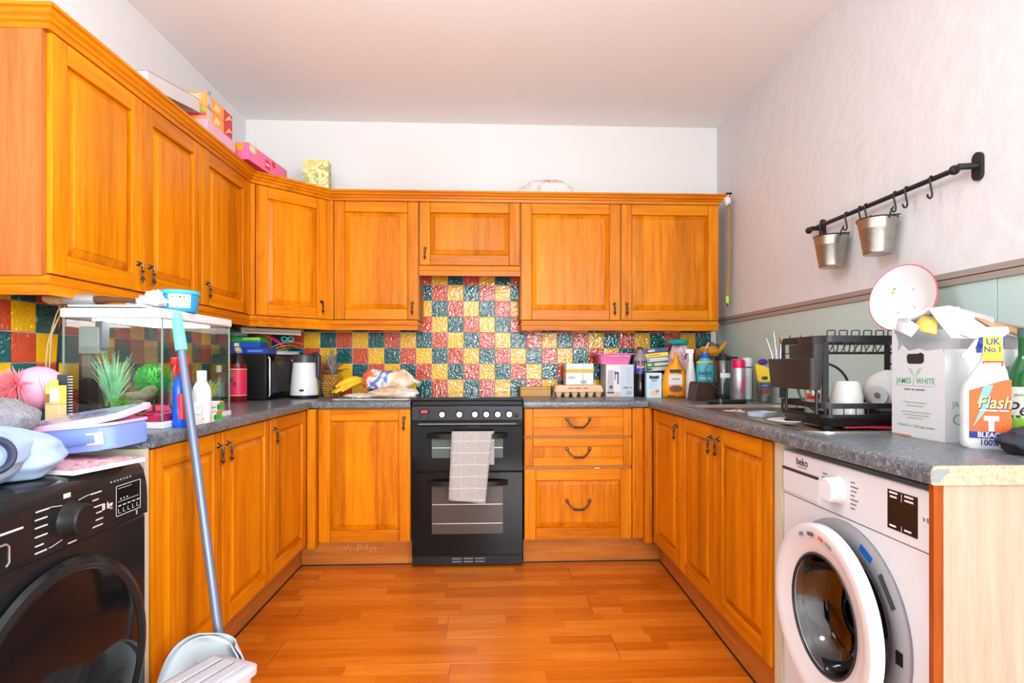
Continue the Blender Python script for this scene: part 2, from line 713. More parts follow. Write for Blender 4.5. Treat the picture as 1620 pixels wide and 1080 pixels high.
# ---------------------------------------------------------------- cupboards
def make_handle():
    mb = MB()
    # rosette, hook and beaded drop; origin at the rosette, door face at y = 0
    mb.mark().lathe([(0.0, 0.006), (0.005, 0.0055), (0.0075, 0.003), (0.0085, 0.0)], 12).xf(Matrix.Rotation(R(90), 4, 'X'))
    mb.tube([(0, -0.004, 0), (0, -0.014, 0.002), (0, -0.016, -0.004), (0, -0.014, -0.012)], 0.0028, 6)
    mb.lathe([(0.0, 0), (0.0045, -0.004), (0.002, -0.009), (0.0055, -0.014), (0.0025, -0.019), (0.0035, -0.026),
              (0.0022, -0.031), (0.006, -0.037), (0.0045, -0.043), (0.002, -0.046), (0.0026, -0.05), (0.0, -0.053)][::-1], 10, (0, -0.014))
    for v in mb.b.verts:
        if v.co.z < -0.001 and abs(v.co.y + 0.014) < 0.0065:
            v.co.z -= 0.010
    o = mb.build('handle', 'antique')
    me = o.data
    bpy.data.objects.remove(o)
    return me


HANDLE = make_handle()


def make_bail():
    mb = MB()
    for s in (-1, 1):
        mb.mark().lathe([(0.0, 0.009), (0.007, 0.008), (0.0095, 0.003), (0.0105, 0.0)], 12).xf(Matrix.Translation((s * 0.062, 0, 0)) @ Matrix.Rotation(R(90), 4, 'X'))
    pts = []
    for i in range(17):
        t = -1 + 2 * i / 16
        pts.append((0.062 * t * (1 if abs(t) > 0.8 else 0.97), -0.008 - 0.014 * (1 - t ** 4), -0.043 * (1 - abs(t) ** 3.2)))
    mb.tube(pts, 0.0042, 8)
    for i in (-1.5, -0.5, 0.5, 1.5):
        mb.ball((i * 0.014, -0.0222, -0.0425), (0.0072, 0.0066, 0.0072), 10, 6)
    o = mb.build('handle', 'antique')
    me = o.data
    bpy.data.objects.remove(o)
    return me


BAIL = make_bail()


def front(parent, x0, x1, z0, z1, name='door', fr=0.062, handle=None, y=0.0):
    """framed raised-panel door: panel mesh plus stiles, rails and handle as sub-parts"""
    g = 0.0015
    x0 += g
    x1 -= g
    z0 += g
    z1 -= g
    w_, h_ = x1 - x0, z1 - z0
    mb = MB()
    small = h_ < 0.2
    bw = 0.006 if small else 0.030
    yo = -0.017 if small else -0.007

    def rect(i, yy):
        return [(fr - 0.002 + i, yy, fr - 0.002 + i), (w_ - fr + 0.002 - i, yy, fr - 0.002 + i), (w_ - fr + 0.002 - i, yy, h_ - fr + 0.002 - i), (fr - 0.002 + i, yy, h_ - fr + 0.002 - i)]
    rs = [rect(0, 0.0), rect(0, -0.004), rect(0.004, -0.004), rect(0.006, -0.0065), rect(bw, -0.0160), rect(bw + 0.001, -0.0182)]
    if small:
        rs = [rect(0, 0.0), rect(0, -0.016), rect(0.003, -0.016), rect(0.006, -0.0185)]
    mb.loft(rs, True)
    d = mb.build(name, 'oak_panel', parent, angle=20)
    d.location = (x0, y, z0)

    def stile(a, b):
        q = MB()
        q.box(a, b, -0.020, 0, 0, h_, 0.004, 2)
        return q.build('stile', 'oak_v', d)
    stile(0, fr)
    stile(w_ - fr, w_)
    for a, b in ((0, fr), (h_ - fr, h_)):
        q = MB().box(fr + 0.0004, w_ - fr - 0.0004, -0.0198, 0, a, b, 0.004, 2)
        q.build('rail', 'oak_h', d)
    if handle:
        if handle == 'bail':
            link('handle', BAIL, d, (w_ / 2, -0.019, h_ / 2 + 0.018)).scale = (1.0, 1.2, 1.0)
        else:
            hx = 0.033 if 'L' in handle else w_ - 0.033
            hz = 0.098 if 'b' in handle else h_ - 0.045
            link('handle', HANDLE, d, (hx, -0.020, hz)).scale = (1.3, 1.3, 1.12)
    return d


def cupboard(name, label, loc, rz, wd, dp, z0, z1, fronts, group, cat='cupboard', z_body=None):
    t = thing(name, label, cat, (loc[0], loc[1], 0), rz, group)
    zb0, zb1 = z_body or (z0, z1)
    MB().box(0.001, wd - 0.001, 0.001, dp, zb0, zb1).build('carcass', 'carcass', t)
    for f in fronts:
        front(t, *f[:4], **f[4])
    return t


UZ0, UZ1 = 1.350, 2.046
GW = 'wall cupboards above the worktop'
GB = 'base cupboards under the worktop'
LX = UX - 0.02
t = cupboard('wall_cupboard', 'nearest orange oak wall cupboard on left wall, with two doors above the fish tank', (LX, -1.953), PI / 2, 0.852, 0.25, UZ0, UZ1,
             [(0, 0.434, UZ0, UZ1, dict(handle='Rb')), (0.434, 0.852, UZ0, UZ1, dict(handle='Lb'))], GW)
MB().box(-0.012, 0.0, -0.0, 0.25, 1.345, UZ1 + 0.006).build('end_panel', 'oak_side', t)
t = cupboard('wall_cupboard', 'single-door oak wall cupboard on left wall just before the angled corner cupboard', (LX, -1.101), PI / 2, 0.505, 0.25, UZ0, UZ1,
         [(0.008, 0.485, UZ0, UZ1, dict(handle='Lb'))], GW)
MB().box(0.487, 0.511, -0.019, 0.02, UZ0, UZ1, 0.002).build('corner_post', 'oak_v', t)
# angled corner cupboard
ax, ay = UX, -0.590
bx, by = -0.926, UF
dl = math.hypot(bx - ax, by - ay)
ang = math.atan2(by - ay, bx - ax)
nx, ny = math.sin(ang), -math.cos(ang)
t = thing('wall_cupboard', 'angled oak corner wall cupboard with one door between left and back walls', 'cupboard', (ax - nx * 0.02, ay - ny * 0.02, 0), ang, GW)
mb = MB()
mb.prism([(0.0, 0.001), (dl, 0.001), (dl - 0.03, 0.12), (dl / 2, 0.40), (0.03, 0.12)], UZ0, UZ1, 'z')
mb.build('carcass', 'carcass', t)
front(t, 0.028, dl - 0.022, UZ0, UZ1, handle='Rb')
MB().box(0.0, 0.026, -0.012, 0.02, UZ0, UZ1, 0.002).build('corner_post', 'oak_v', t)
MB().box(dl - 0.02, dl + 0.004, -0.012, 0.02, UZ0, UZ1, 0.002).build('corner_post', 'oak_v', t)
UY = UF + 0.02
t = cupboard('wall_cupboard', 'single-door oak wall cupboard on back wall left of the cooker gap', (-0.926, UY), 0, 0.512, 0.242, UZ0, UZ1,
         [(0.018, 0.510, UZ0, UZ1, dict(handle='Rb'))], GW)
MB().box(-0.008, 0.0165, -0.019, 0.02, UZ0, UZ1, 0.002).build('corner_post', 'oak_v', t)
cupboard('wall_cupboard', 'short oak wall cupboard with one wide door raised over the cooker', (-0.414, UY), 0, 0.600, 0.242, 1.672, UZ1,
         [(0.003, 0.597, 1.672, UZ1, dict(handle='Lb'))], GW)
cupboard('wall_cupboard', 'two-door oak wall cupboard at the right end of the back wall', (0.186, UY), 0, 1.200, 0.242, UZ0, UZ1,
         [(0.003, 0.597, UZ0, UZ1, dict(handle='Rb')), (0.603, 1.197, UZ0, UZ1, dict(handle='Lb'))], GW)

# cornice and light rails
CP = [(-0.03, 2.047), (0.002, 2.047), (0.004, 2.062), (0.012, 2.066), (0.014, 2.074), (0.024, 2.080), (0.028, 2.090), (0.036, 2.093), (0.036, 2.103), (-0.03, 2.103)]
path = [(XL + 0.003, -1.965), (UX, -1.965), (UX, -0.592), (-0.928, UF), (1.386, UF), (1.386, -0.003)]
t = thing('cornice', 'orange oak cornice moulding running along the tops of all wall cupboards', 'moulding')
sweep(None, path, CP, sections=(t, ['oak_h', 'oak_y', 'oak_h', 'oak_h', 'oak_y']))
LP = [(-0.02, 1.290), (-0.006, 1.290), (-0.004, 1.318), (0.0, 1.322), (0.0, 1.330), (-0.005, 1.334), (-0.006, 1.347), (-0.02, 1.347)]
t = thing('light_rail', 'oak light rail under the left and corner wall cupboards, ending left of the cooker', 'moulding', group='light rails')
sweep(None, [(XL + 0.003, -1.962), (UX, -1.962), (UX, -0.592), (-0.928, UF), (-0.416, UF), (-0.416, -0.013)], LP, sections=(t, ['oak_h', 'oak_y', 'oak_h', 'oak_h', 'oak_y']))
HP = [(o, z + 0.322) for o, z in LP]
tag(sweep(MB(), [(-0.412, UF), (0.184, UF)], HP).build('light_rail', 'oak_h', angle=25), 'short oak light rail under the raised cupboard over the cooker', 'moulding', 'light rails')
t = thing('light_rail', 'oak light rail under the two-door wall cupboard right of the cooker', 'moulding', group='light rails')
sweep(None, [(0.188, -0.013), (0.188, UF), (1.386, UF), (1.386, -0.013)], LP, sections=(t, ['oak_y', 'oak_h', 'oak_y']))

BZ0, BZ1 = 0.138, 0.849
BLX = -0.957 - 0.02
cupboard('base_cupboard', 'two-door oak base cupboard behind the broom, next to the black machine', (BLX, -1.996), PI / 2, 0.892, 0.5, BZ0, BZ1,
         [(0.012, 0.442, BZ0, BZ1, dict(handle='Rt')), (0.442, 0.892, BZ0, BZ1, dict(handle='Lt'))], GB, z_body=(0.13, 0.854))
cupboard('base_cupboard', 'single-door oak base cupboard on the left run beside the inner corner', (BLX, -1.104), PI / 2, 0.492, 0.5, BZ0, BZ1,
         [(0.003, 0.492, BZ0, BZ1, dict(handle='Lt'))], GB, z_body=(0.13, 0.854))
tag(MB().box(-1.52, -0.957, -2.018, -1.998, 0.0, 0.854).build('end_panel', 'cream'), 'cream end panel of the left base cupboards beside black machine', 'panel')
t = cupboard('base_cupboard', 'oak base cupboard with one door directly left of the cooker', (-0.911, -0.549), 0, 0.49, 0.5, BZ0, BZ1,
             [(0.0, 0.49, BZ0, BZ1, dict(handle='Rt'))], GB, z_body=(0.13, 0.854))
tag(MB().box(-0.956, -0.913, -0.611, -0.54, 0.118, 0.852, 0.003).build('corner_post', 'oak_v'), 'narrow oak post filling the left inner corner of base cupboards', 'post')
t = thing('drawer_unit', 'oak drawer unit with three drawers right of the cooker', 'drawers', (0.190, -0.549, 0), 0)
MB().box(0.001, 0.589, 0.001, 0.5, 0.13, 0.854).build('carcass', 'carcass', t)
front(t, 0, 0.59, 0.698, 0.849, name='drawer', fr=0.046, handle='bail')
front(t, 0, 0.59, 0.535, 0.688, name='drawer', fr=0.046, handle='bail')
front(t, 0, 0.59, 0.138, 0.522, name='drawer', handle='bail')
t = tag(MB().box(0.782, 0.842, -0.566, -0.54, 0.138, 0.852, 0.002).build('filler_panel', 'oak_v'), 'flat oak filler strip between drawers and right inner corner post', 'panel')
tag(MB().box(0.843, 0.884, -0.60, -0.545, 0.120, 0.852, 0.003).build('corner_post', 'oak_v'), 'narrow oak post in the right inner corner beside the drawers', 'post')
BRX = 0.88 + 0.02
cupboard('base_cupboard', 'single-door oak base cupboard at the far end of the right run', (BRX, -0.619), -PI / 2, 0.435, 0.5, BZ0, BZ1,
         [(0.004, 0.434, BZ0, BZ1, dict(handle='Rt'))], GB, z_body=(0.13, 0.854))
cupboard('base_cupboard', 'two-door oak base cupboard under the sink beside the white washing machine', (BRX, -1.054), -PI / 2, 0.856, 0.5, BZ0, BZ1,
         [(0.0, 0.411, BZ0, BZ1, dict(handle='Rt')), (0.411, 0.846, BZ0, BZ1, dict(handle='Lt'))], GB, z_body=(0.13, 0.71))
tag(MB().box(0.885, 1.47, -1.957, -1.915, 0.0, 0.854).build('end_panel', 'cream'), 'cream panel between the sink cupboard and the washing machine', 'panel')
t = thing('end_panel', 'pale oak end panel closing the right run, with darker front edge', 'panel', (0, 0, 0))
MB().box(0.892, 1.47, -2.562, -2.550, 0.0, 0.854).build('board', 'pale_oak', t)
MB().box(0.872, 0.8915, -2.562, -2.550, 0.0, 0.854).build('edge_strip', 'oak_edge', t)

# plinths with black sealing strip
GP = 'plinths below the base cupboards'


def plinth(label, p0, p1):
    d = Vector((p1[0] - p0[0], p1[1] - p0[1]))
    t = thing('plinth', label, 'plinth', (p0[0], p0[1], 0), math.atan2(d.y, d.x), GP)
    L = d.length
    MB().box(0, L, 0, 0.018, 0.004, 0.129).build('board', 'oak_plinth', t)
    MB().box(0, L, -0.004, 0.0, 0.0, 0.006).build('sealing_strip', 'skirt_black', t)


plinth('oak plinth board under the left base cupboards', (-1.014, -1.99), (-1.014, -0.522))
plinth('scuffed oak plinth board left of the cooker', (-1.012, -0.521), (-0.418, -0.521))
PS = [o for o in bpy.data.objects if o.get('label') == 'scuffed oak plinth board left of the cooker'][0]
rnd = random.Random(9)
for i in range(13):
    x = 0.235 + 0.0135 * i + rnd.uniform(-0.003, 0.003)
    if i in (3, 4):
        continue
    z = 0.095 + rnd.uniform(-0.012, 0.012)
    hh = rnd.uniform(0.008, 0.022)
    MB().tube([(x, -0.0004, z - hh), (x + rnd.uniform(-0.004, 0.006), -0.0004, z), (x + rnd.uniform(-0.003, 0.008), -0.0004, z + hh)], 0.0009, 4).build('scuff_mark', mat('scuff', (214, 196, 178), 0.7), PS)
plinth('oak plinth board under the drawers right of the cooker', (0.188, -0.521), (0.951, -0.521))
plinth('oak plinth board under the right base cupboards', (0.945, -0.545), (0.905, -1.912))

# ---------------------------------------------------------------- worktops
def edge_prof(n=5, r=0.014, t=0.038):
    pts = []
    for i in range(n + 1):
        a = PI / 2 * i / n
        pts.append((r - r * math.cos(a), CT - r + r * math.sin(a)))
    low = [(0.006 - 0.006 * math.sin(PI / 2 * i / 3), CT - t + 0.006 - 0.006 * math.cos(PI / 2 * i / 3)) for i in range(4)]
    return low + pts     # (distance in from the edge, z)


EP = edge_prof()
FXL, FXR, FY = -0.937, 0.860, -0.589
t = thing('worktop', 'charcoal flecked worktop on the left run and left of the cooker', 'worktop', (0, 0, 0), 0, 'worktops')
mb = MB()
mb.box(XL + 0.012, FXL - 0.02, -2.0, -0.012, CT - 0.038, CT)
mb.box(FXL - 0.02, -0.420, FY + 0.02, -0.012, CT - 0.038, CT)
prof = [(-d, z) for d, z in EP] + [(-0.0205, CT), (-0.0205, CT - 0.038)]
sweep(mb, [(FXL, -2.0), (FXL, FY), (-0.420, FY)], prof)
mb.build('top', 'worktop', t, angle=30)
SX0, SX1, SY0, SY1 = 0.935, 1.392, -2.03, -0.99      # sink cut-out
t = thing('worktop', 'charcoal flecked worktop on the right run with the sink', 'worktop', (0, 0, 0), 0, 'worktops')
mb = MB()
mb.box(0.187, 0.88, FY + 0.02, -0.012, CT - 0.038, CT)
mb.box(0.88, XR - 0.010, SY1, -0.012, CT - 0.038, CT)
mb.box(0.88, SX0, SY0, SY1, CT - 0.038, CT)
mb.box(SX1, XR - 0.010, SY0, SY1, CT - 0.038, CT)
mb.box(0.88, XR - 0.010, -2.568, SY0, CT - 0.038, CT)
sweep(mb, [(0.187, FY), (FXR, FY), (FXR, -2.568)], prof)
mb.build('top', 'worktop', t, angle=30)
mb = MB()
pp = [(FXR + d, z) for d, z in EP] + [(XR - 0.012, CT), (XR - 0.012, CT - 0.038)]
mb.prism(pp, -2.5715, -2.5682, 'y')
mb.build('chipboard_end', 'chip', t)
ch = [(0.862, 0.861), (0.874, 0.860), (0.882, 0.867), (0.887, 0.875), (0.897, 0.881), (0.893, 0.886), (0.872, 0.887), (0.862, 0.883)]
MB().prism(ch, -2.5725, -2.5714, 'y').build('laminate_chip', mat('chip_grey', (128, 132, 136), 0.6), t)

# ---------------------------------------------------------------- more materials and helpers
def thin_glass(name, tint, refl=0.08, rough=0.02):
    m = bpy.data.materials.new(name)
    m.use_nodes = True
    k = NT(m)
    k.n.remove(k.b)
    out = [n for n in k.n if n.type == 'OUTPUT_MATERIAL'][0]
    tr = k.add('ShaderNodeBsdfTransparent')
    tr.inputs[0].default_value = lin(tint)
    gl = k.add('ShaderNodeBsdfGlossy')
    gl.inputs['Roughness'].default_value = rough
    lw = k.add('ShaderNodeLayerWeight')
    lw.inputs[0].default_value = 0.25
    mx = k.add('ShaderNodeMixShader')
    k.link(k.math('MULTIPLY_ADD', lw.outputs['Facing'], 0.12, refl), mx.inputs[0])
    k.link(tr.outputs[0], mx.inputs[1])
    k.link(gl.outputs[0], mx.inputs[2])
    k.link(mx.outputs[0], out.inputs[0])
    MATS[name] = m
    return m


thin_glass('clear_glass', (250, 252, 250), 0.015)
thin_glass('clear_plastic', (226, 230, 232), 0.06, 0.1)
thin_glass('water', (240, 247, 238), 0.0)
thin_glass('smoke_glass', (110, 114, 120), 0.10)
mat('oven_glass_green', (84, 96, 88), 0.12, spec=0.25)
mat('oven_glass_brown', (76, 68, 64), 0.14, spec=0.25)
mat('panel_dark', (46, 46, 52), 0.25, spec=0.3)
mat('silver', (206, 204, 202), 0.28, metal=0.85)
mat('led_red', (200, 40, 60), 0.4, emit=(255, 40, 60), estr=0.6)


def ROTX(a):
    return Matrix.Rotation(R(a), 4, 'X')


def rounded(w_, h_, r, n=5, cx=0.0, cz=0.0):
    pts = []
    for sx, sz, a0 in ((1, 1, 0), (-1, 1, 90), (-1, -1, 180), (1, -1, 270)):
        for i in range(n + 1):
            a = R(a0 + 90 * i / n)
            pts.append((cx + sx * (w_ / 2 - r) + r * math.cos(a), cz + sz * (h_ / 2 - r) + r * math.sin(a)))
    return pts


# ---------------------------------------------------------------- cooker
CK = thing('cooker', 'black freestanding electric double oven cooker below the raised wall cupboard', 'cooker', (-0.4135, -0.575, 0))
W = 0.596
MB().box(0, W, 0.012, 0.565, 0.05, 0.892).build('body', 'black_matte', CK)
MB().box(0.0, W, -0.004, 0.567, 0.893, 0.913, 0.004).build('hob_glass', 'hob_black', CK)
MB().box(0.004, W - 0.004, -0.008, 0.02, 0.868, 0.891, 0.004).build('top_trim', 'black_plastic', CK)
MB().box(0.03, W - 0.006, -0.0105, -0.008, 0.878, 0.8805).build('trim_groove', 'dark_gap', CK)
cp = MB().box(0.002, W - 0.002, -0.012, 0.02, 0.788, 0.866, 0.003).build('control_panel', 'panel_dark', CK)
MB().prism([(0.002, 0.786), (W - 0.002, 0.786), (W - 0.02, 0.760), (0.02, 0.760)], -0.006, 0.02).build('vent_lip', 'black_gloss', CK)
MB().box(0.036, W - 0.036, -0.010, -0.006, 0.766, 0.772).build('vent_slot', 'grey_mid', CK)
d = MB().box(0.042, 0.094, -0.0135, -0.012, 0.824, 0.849).build('display', 'black_gloss', cp)
MB().box(0.05, 0.086, -0.0142, -0.0135, 0.829, 0.844).build('digits', 'led_red', cp)
for x in (0.042, 0.092):
    MB().mark().lathe([(0, 0.004), (0.004, 0.004), (0.0055, 0)], 12).xf(Matrix.Translation((x, -0.012, 0.806)) @ ROTX(90)).build('clock_button', 'black_matte', cp)
for i, x in enumerate((0.164, 0.256, 0.338, 0.399, 0.460, 0.521)):
    kb = MB().mark().lathe([(0, 0.012), (0.0185, 0.012), (0.0205, 0.008), (0.021, 0)], 24).xf(Matrix.Translation((x, -0.012, 0.822)) @ ROTX(90)).build('knob', 'black_plastic', cp)
    MB().mark().lathe([(0, 0.026), (0.014, 0.026), (0.0165, 0.022), (0.017, 0.012), (0, 0.012)], 24).xf(Matrix.Translation((x, -0.012, 0.822)) @ ROTX(90)).build('knob_cap', 'silver', cp)
    MB().box(x - 0.001, x + 0.001, -0.0386, -0.0378, 0.826, 0.836).build('pointer', 'ink_black', cp)
MB().mark().lathe([(0, 0.010), (0.010, 0.008), (0.0115, 0)], 16).xf(Matrix.Translation((0.561, -0.012, 0.814)) @ ROTX(90)).build('light_button', 'black_plastic', cp)


def oven_door(z0, z1, wz0, wz1, hz, glass, bars):
    d = MB().box(0.002, W - 0.002, -0.012, 0.012, z0, z1, 0.003).build('oven_door', 'black_gloss', CK)
    MB().box(0.108, W - 0.108, -0.0128, -0.0118, wz0, wz1).build('window', glass, d)
    for z in bars:
        MB().box(0.110, W - 0.110, -0.0136, -0.0128, z, z + 0.0028).build('shelf_bar', 'silver', d)
    # flat strap handle curving out between two blocks
    q = MB()
    pts = []
    for i in range(21):
        t_ = -1 + 2 * i / 20
        pts.append((W / 2 + t_ * 0.216, -0.014 - 0.038 * (1 - abs(t_) ** 5)))
    rings = [[(x, y + 0.004, hz - 0.015), (x, y + 0.004, hz + 0.015), (x, y - 0.004, hz + 0.013), (x, y - 0.004, hz - 0.013)] for x, y in pts]
    q.loft(rings, True)
    q.build('handle', 'black_plastic', d)


oven_door(0.517, 0.757, 0.588, 0.700, 0.708, 'oven_glass_green', (0.641,))
oven_door(0.064, 0.510, 0.182, 0.440, 0.456, 'oven_glass_brown', (0.236, 0.338))
MB().box(0.004, W - 0.004, 0.0, 0.02, 0.012, 0.060).build('plinth', 'black_plastic', CK)
for r_, z in enumerate((0.026, 0.042)):
    for x in (0.215, 0.278, 0.340):
        MB().box(x, x + 0.05, -0.0015, 0.0, z, z + 0.006).build('vent', 'grey_mid', CK)
for x in (0.04, 0.52):
    MB().cyl((x + 0.02, 0.05, 0.0), (x + 0.02, 0.05, 0.03), 0.018, seg=12).build('foot', 'black_plastic', CK)

# tea towel folded over the upper oven handle
m = bpy.data.materials.new('towel')
m.use_nodes = True
k = NT(m)
v = k.coords((1, 1, 1), rnd=False)
sx = k.add('ShaderNodeSeparateXYZ')
k.link(v, sx.inputs[0])
ln = k.math('LESS_THAN', k.math('FRACT', k.math('DIVIDE', sx.outputs[2], 0.062)), 0.09)
ln2 = k.math('LESS_THAN', k.math('FRACT', k.math('DIVIDE', sx.outputs[0], 0.075)), 0.05)
nz = k.noise(v, 240, 2)
base = k.ramp(nz, [(0.3, (150, 146, 144)), (0.7, (186, 182, 178))])
k.link(k.mix(k.math('MULTIPLY', k.math('MAXIMUM', ln, k.math('MULTIPLY', ln2, 0.5)), 0.6), base, (206, 203, 200)), k.b.inputs['Base Color'])
k.b.inputs['Roughness'].default_value = 0.9
k.bump(nz, 0.5, 0.003)
MATS['towel'] = m


def towel(u, q):
    # u across, q along: back hem - over the handle - front hem
    L = q * 0.55
    x = -0.196 + 0.212 * u
    if L < 0.17:
        z = 0.725 - (0.17 - L)
        y = -0.618
    elif L < 0.20:
        a = (L - 0.17) / 0.03 * PI
        y = -0.628 + 0.010 * math.cos(a)
        z = 0.725 + 0.012 * math.sin(a)
    else:
        z = 0.725 - (L - 0.20) * (1.0 + 0.06 * u)
        y = -0.639 - 0.004 * math.sin(u * 9) * min(1, (0.725 - z) * 5)
    x -= max(0, 0.725 - z) * 0.05 * (1 + 0.9 * u) if L > 0.2 else (-0.012 * u)
    return (x, y, z)


tag(MB().grid(towel, 12, 40).build('tea_towel', 'towel', angle=80, solid=0.003), 'light grey checked tea towel hanging on the upper oven handle', 'towel')

# ---------------------------------------------------------------- white washing machine
def plate_hole(mb, x0, x1, z0, z1, cx, cz, r, y0, y1, n=64):
    inn, out = [], []
    angs = sorted(set([2 * PI * i / n for i in range(n)] + [math.atan2(z - cz, x - cx) % (2 * PI) for x in (x0, x1) for z in (z0, z1)]))
    for a in angs:
        c_, s_ = math.cos(a), math.sin(a)
        t_ = min([(x1 - cx) / c_ if c_ > 1e-9 else 1e9, (x0 - cx) / c_ if c_ < -1e-9 else 1e9, (z1 - cz) / s_ if s_ > 1e-9 else 1e9, (z0 - cz) / s_ if s_ < -1e-9 else 1e9])
        inn.append((cx + r * c_, cz + r * s_))
        out.append((cx + t_ * c_, cz + t_ * s_))
    rings = [[(x, y1, z) for x, z in inn], [(x, y0, z) for x, z in inn], [(x, y0, z) for x, z in out], [(x, y1, z) for x, z in out]]
    mb.loft(rings, False)


WM = thing('washing_machine', 'white front-loading washing machine with its round door ajar, under right worktop', 'washing machine', (0.890, -1.962, 0), -PI / 2)
MW = 0.582
mat('wm_white', (234, 233, 237), 0.3)
mat('wm_grey', (150, 148, 152), 0.4)
mat('gasket', (66, 66, 70), 0.55)
mb = MB()
plate_hole(mb, 0, MW, 0.012, 0.705, MW / 2, 0.465, 0.165, 0.0, 0.03)
mb.box(0, 0.01, 0.03, 0.54, 0.012, 0.83).box(MW - 0.01, MW, 0.03, 0.54, 0.012, 0.83).box(0.01, MW - 0.01, 0.52, 0.54, 0.012, 0.83)
mb.box(0, MW, 0.03, 0.54, 0.822, 0.834)
mb.build('body', 'wm_white', WM)
cp = MB().box(0, MW, -0.004, 0.03, 0.7075, 0.834, 0.004).build('control_panel', 'wm_white', WM)
MB().mark().lathe([(0.232, 0.0), (0.232, 0.007), (0.224, 0.011), (0.195, 0.010), (0.172, 0.004), (0.165, -0.004)], 64, cap=False).xf(Matrix.Translation((MW / 2, 0, 0.465)) @ ROTX(90)).build('porthole_frame', 'wm_grey', WM, solid=0.002)
MB().mark().lathe([(0.170, 0.006), (0.160, 0.0), (0.158, -0.02), (0.166, -0.03), (0.15, -0.045), (0.14, -0.05)], 48, cap=False).xf(Matrix.Translation((MW / 2, 0, 0.465)) @ ROTX(90)).build('gasket', 'gasket', WM, solid=0.003)
MB().mark().lathe([(0.14, -0.05), (0.22, -0.06), (0.225, -0.36), (0.0, -0.37)], 48, cap=False).xf(Matrix.Translation((MW / 2, 0, 0.465)) @ ROTX(90)).build('drum', 'steel', WM)
dr = MB().box(0.006, 0.192, -0.007, 0.0, 0.716, 0.779, 0.003).build('detergent_drawer', 'wm_white', cp)
MB().box(0.004, 0.186, -0.0085, -0.003, 0.780, 0.7865).build('drawer_slot', mat('slot_brown', (64, 44, 38), 0.5), cp)
kn = MB().mark().lathe([(0, 0.034), (0.026, 0.034), (0.031, 0.030), (0.034, 0.006), (0.037, 0.0), (0.0, 0.0)], 32).xf(Matrix.Translation((0.270, -0.003, 0.772)) @ ROTX(90)).build('program_dial', 'white_plastic', cp)
disp = MB().box(0.452, 0.541, -0.0055, -0.003, 0.729, 0.815, 0.001).build('display', mat('display_black', (26, 22, 22), 0.15), cp)
text(cp, 'beko', 0.030, 'ink_black', (0.105, -0.0045, 0.812), name='maker_lettering', bold=0.0003)
MB().box(0.083, 0.128, -0.0046, -0.004, 0.7965, 0.7985).build('maker_underline', 'ink_black', cp)
mat('print_grey', (128, 122, 124), 0.6)
for i in range(7):
    z = 0.800 - i * 0.0105
    MB().box(0.205 - 0.003 * (i % 3), 0.225, -0.0046, -0.004, z, z + 0.004).build('program_mark', 'print_grey', cp)
    MB().box(0.322, 0.338 + 0.006 * ((i * 2) % 3), -0.0046, -0.004, z, z + 0.004).build('program_mark', 'print_grey', cp)
for x, z, s_ in ((0.472, 0.805, '#####\n####'), (0.518, 0.805, '#####\n#####'), (0.470, 0.737, '####'), (0.515, 0.737, '####')):
    text(cp, s_, 0.009, 'ink_white', (x, -0.0058, z), name='display_lettering')
MB().box(0.4955, 0.4965, -0.006, -0.0055, 0.795, 0.812).box(0.4955, 0.4965, -0.006, -0.0055, 0.731, 0.742).build('display_divider', 'ink_white', cp)
b_ = MB().box(0.552, 0.576, -0.0055, -0.003, 0.760, 0.789, 0.001).build('start_button', 'wm_white', cp)
MB().prism([(0.557, 0.770), (0.557, 0.780), (0.5645, 0.775)], -0.0062, -0.0055).box(0.567, 0.569, -0.0062, -0.0055, 0.770, 0.780).box(0.571, 0.573, -0.0062, -0.0055, 0.770, 0.780).build('start_symbol', 'print_grey', cp)
# ajar door: hinge on the far side
door = bpy.data.objects.new('door', None)
C.objects.link(door)
door.parent = WM
door.location = (0.068, -0.040, 0.465)
door.rotation_euler = (0, 0, R(-2))
DR = 0.222


def dl_(prof, seg=72, cap=False):
    return MB().mark().lathe(prof, seg, cap=cap).xf(Matrix.Translation((DR, 0, 0)) @ ROTX(90))


dl_([(0.140, -0.012), (0.205, -0.014), (0.220, -0.004), (0.222, 0.014), (0.216, 0.024), (0.203, 0.026), (0.186, 0.020), (0.165, 0.013), (0.149, 0.011), (0.142, 0.004), (0.140, -0.012)]).build('door_ring', mat('door_white', (236, 234, 236), 0.25), door)
dl_([(0.148, 0.0105), (0.144, 0.0125), (0.139, 0.008)]).build('inner_trim', 'panel_dark', door, solid=0.002)
dl_([(0.142, 0.004), (0.134, -0.012), (0.124, -0.045), (0.095, -0.066), (0.05, -0.074), (0.0001, -0.075)]).build('glass_bowl', 'smoke_glass', door)
for a, col, wd in ((112, (90, 140, 200), 0.022), (98, (90, 90, 92), 0.03), (84, (214, 96, 70), 0.02), (74, (150, 150, 150), 0.026)):
    q = MB().mark().box(-wd / 2, wd / 2, -0.0006, 0.0, -0.006, 0.006)
    q.xf(Matrix.Translation((DR + 0.196 * math.cos(R(a)), -0.0243, 0.196 * math.sin(R(a)))) @ Matrix.Rotation(R(90 - a), 4, 'Y'))
    q.build('care_sticker', mat('sticker_%d' % a, col, 0.5), door)
for a, wd, hh, col in ((62, 0.046, 0.018, (10, 96, 180)), (36, 0.075, 0.016, (70, 68, 70))):
    q = MB().mark().box(-wd / 2, wd / 2, -0.0006, 0.0, -hh / 2, hh / 2)
    q.xf(Matrix.Translation((MW / 2 + 0.208 * math.cos(R(a)), -0.0118, 0.465 + 0.208 * math.sin(R(a)))) @ Matrix.Rotation(R(90 - a), 4, 'Y'))
    q.build('frame_sticker', mat('fsticker_%d' % a, col, 0.5), WM)
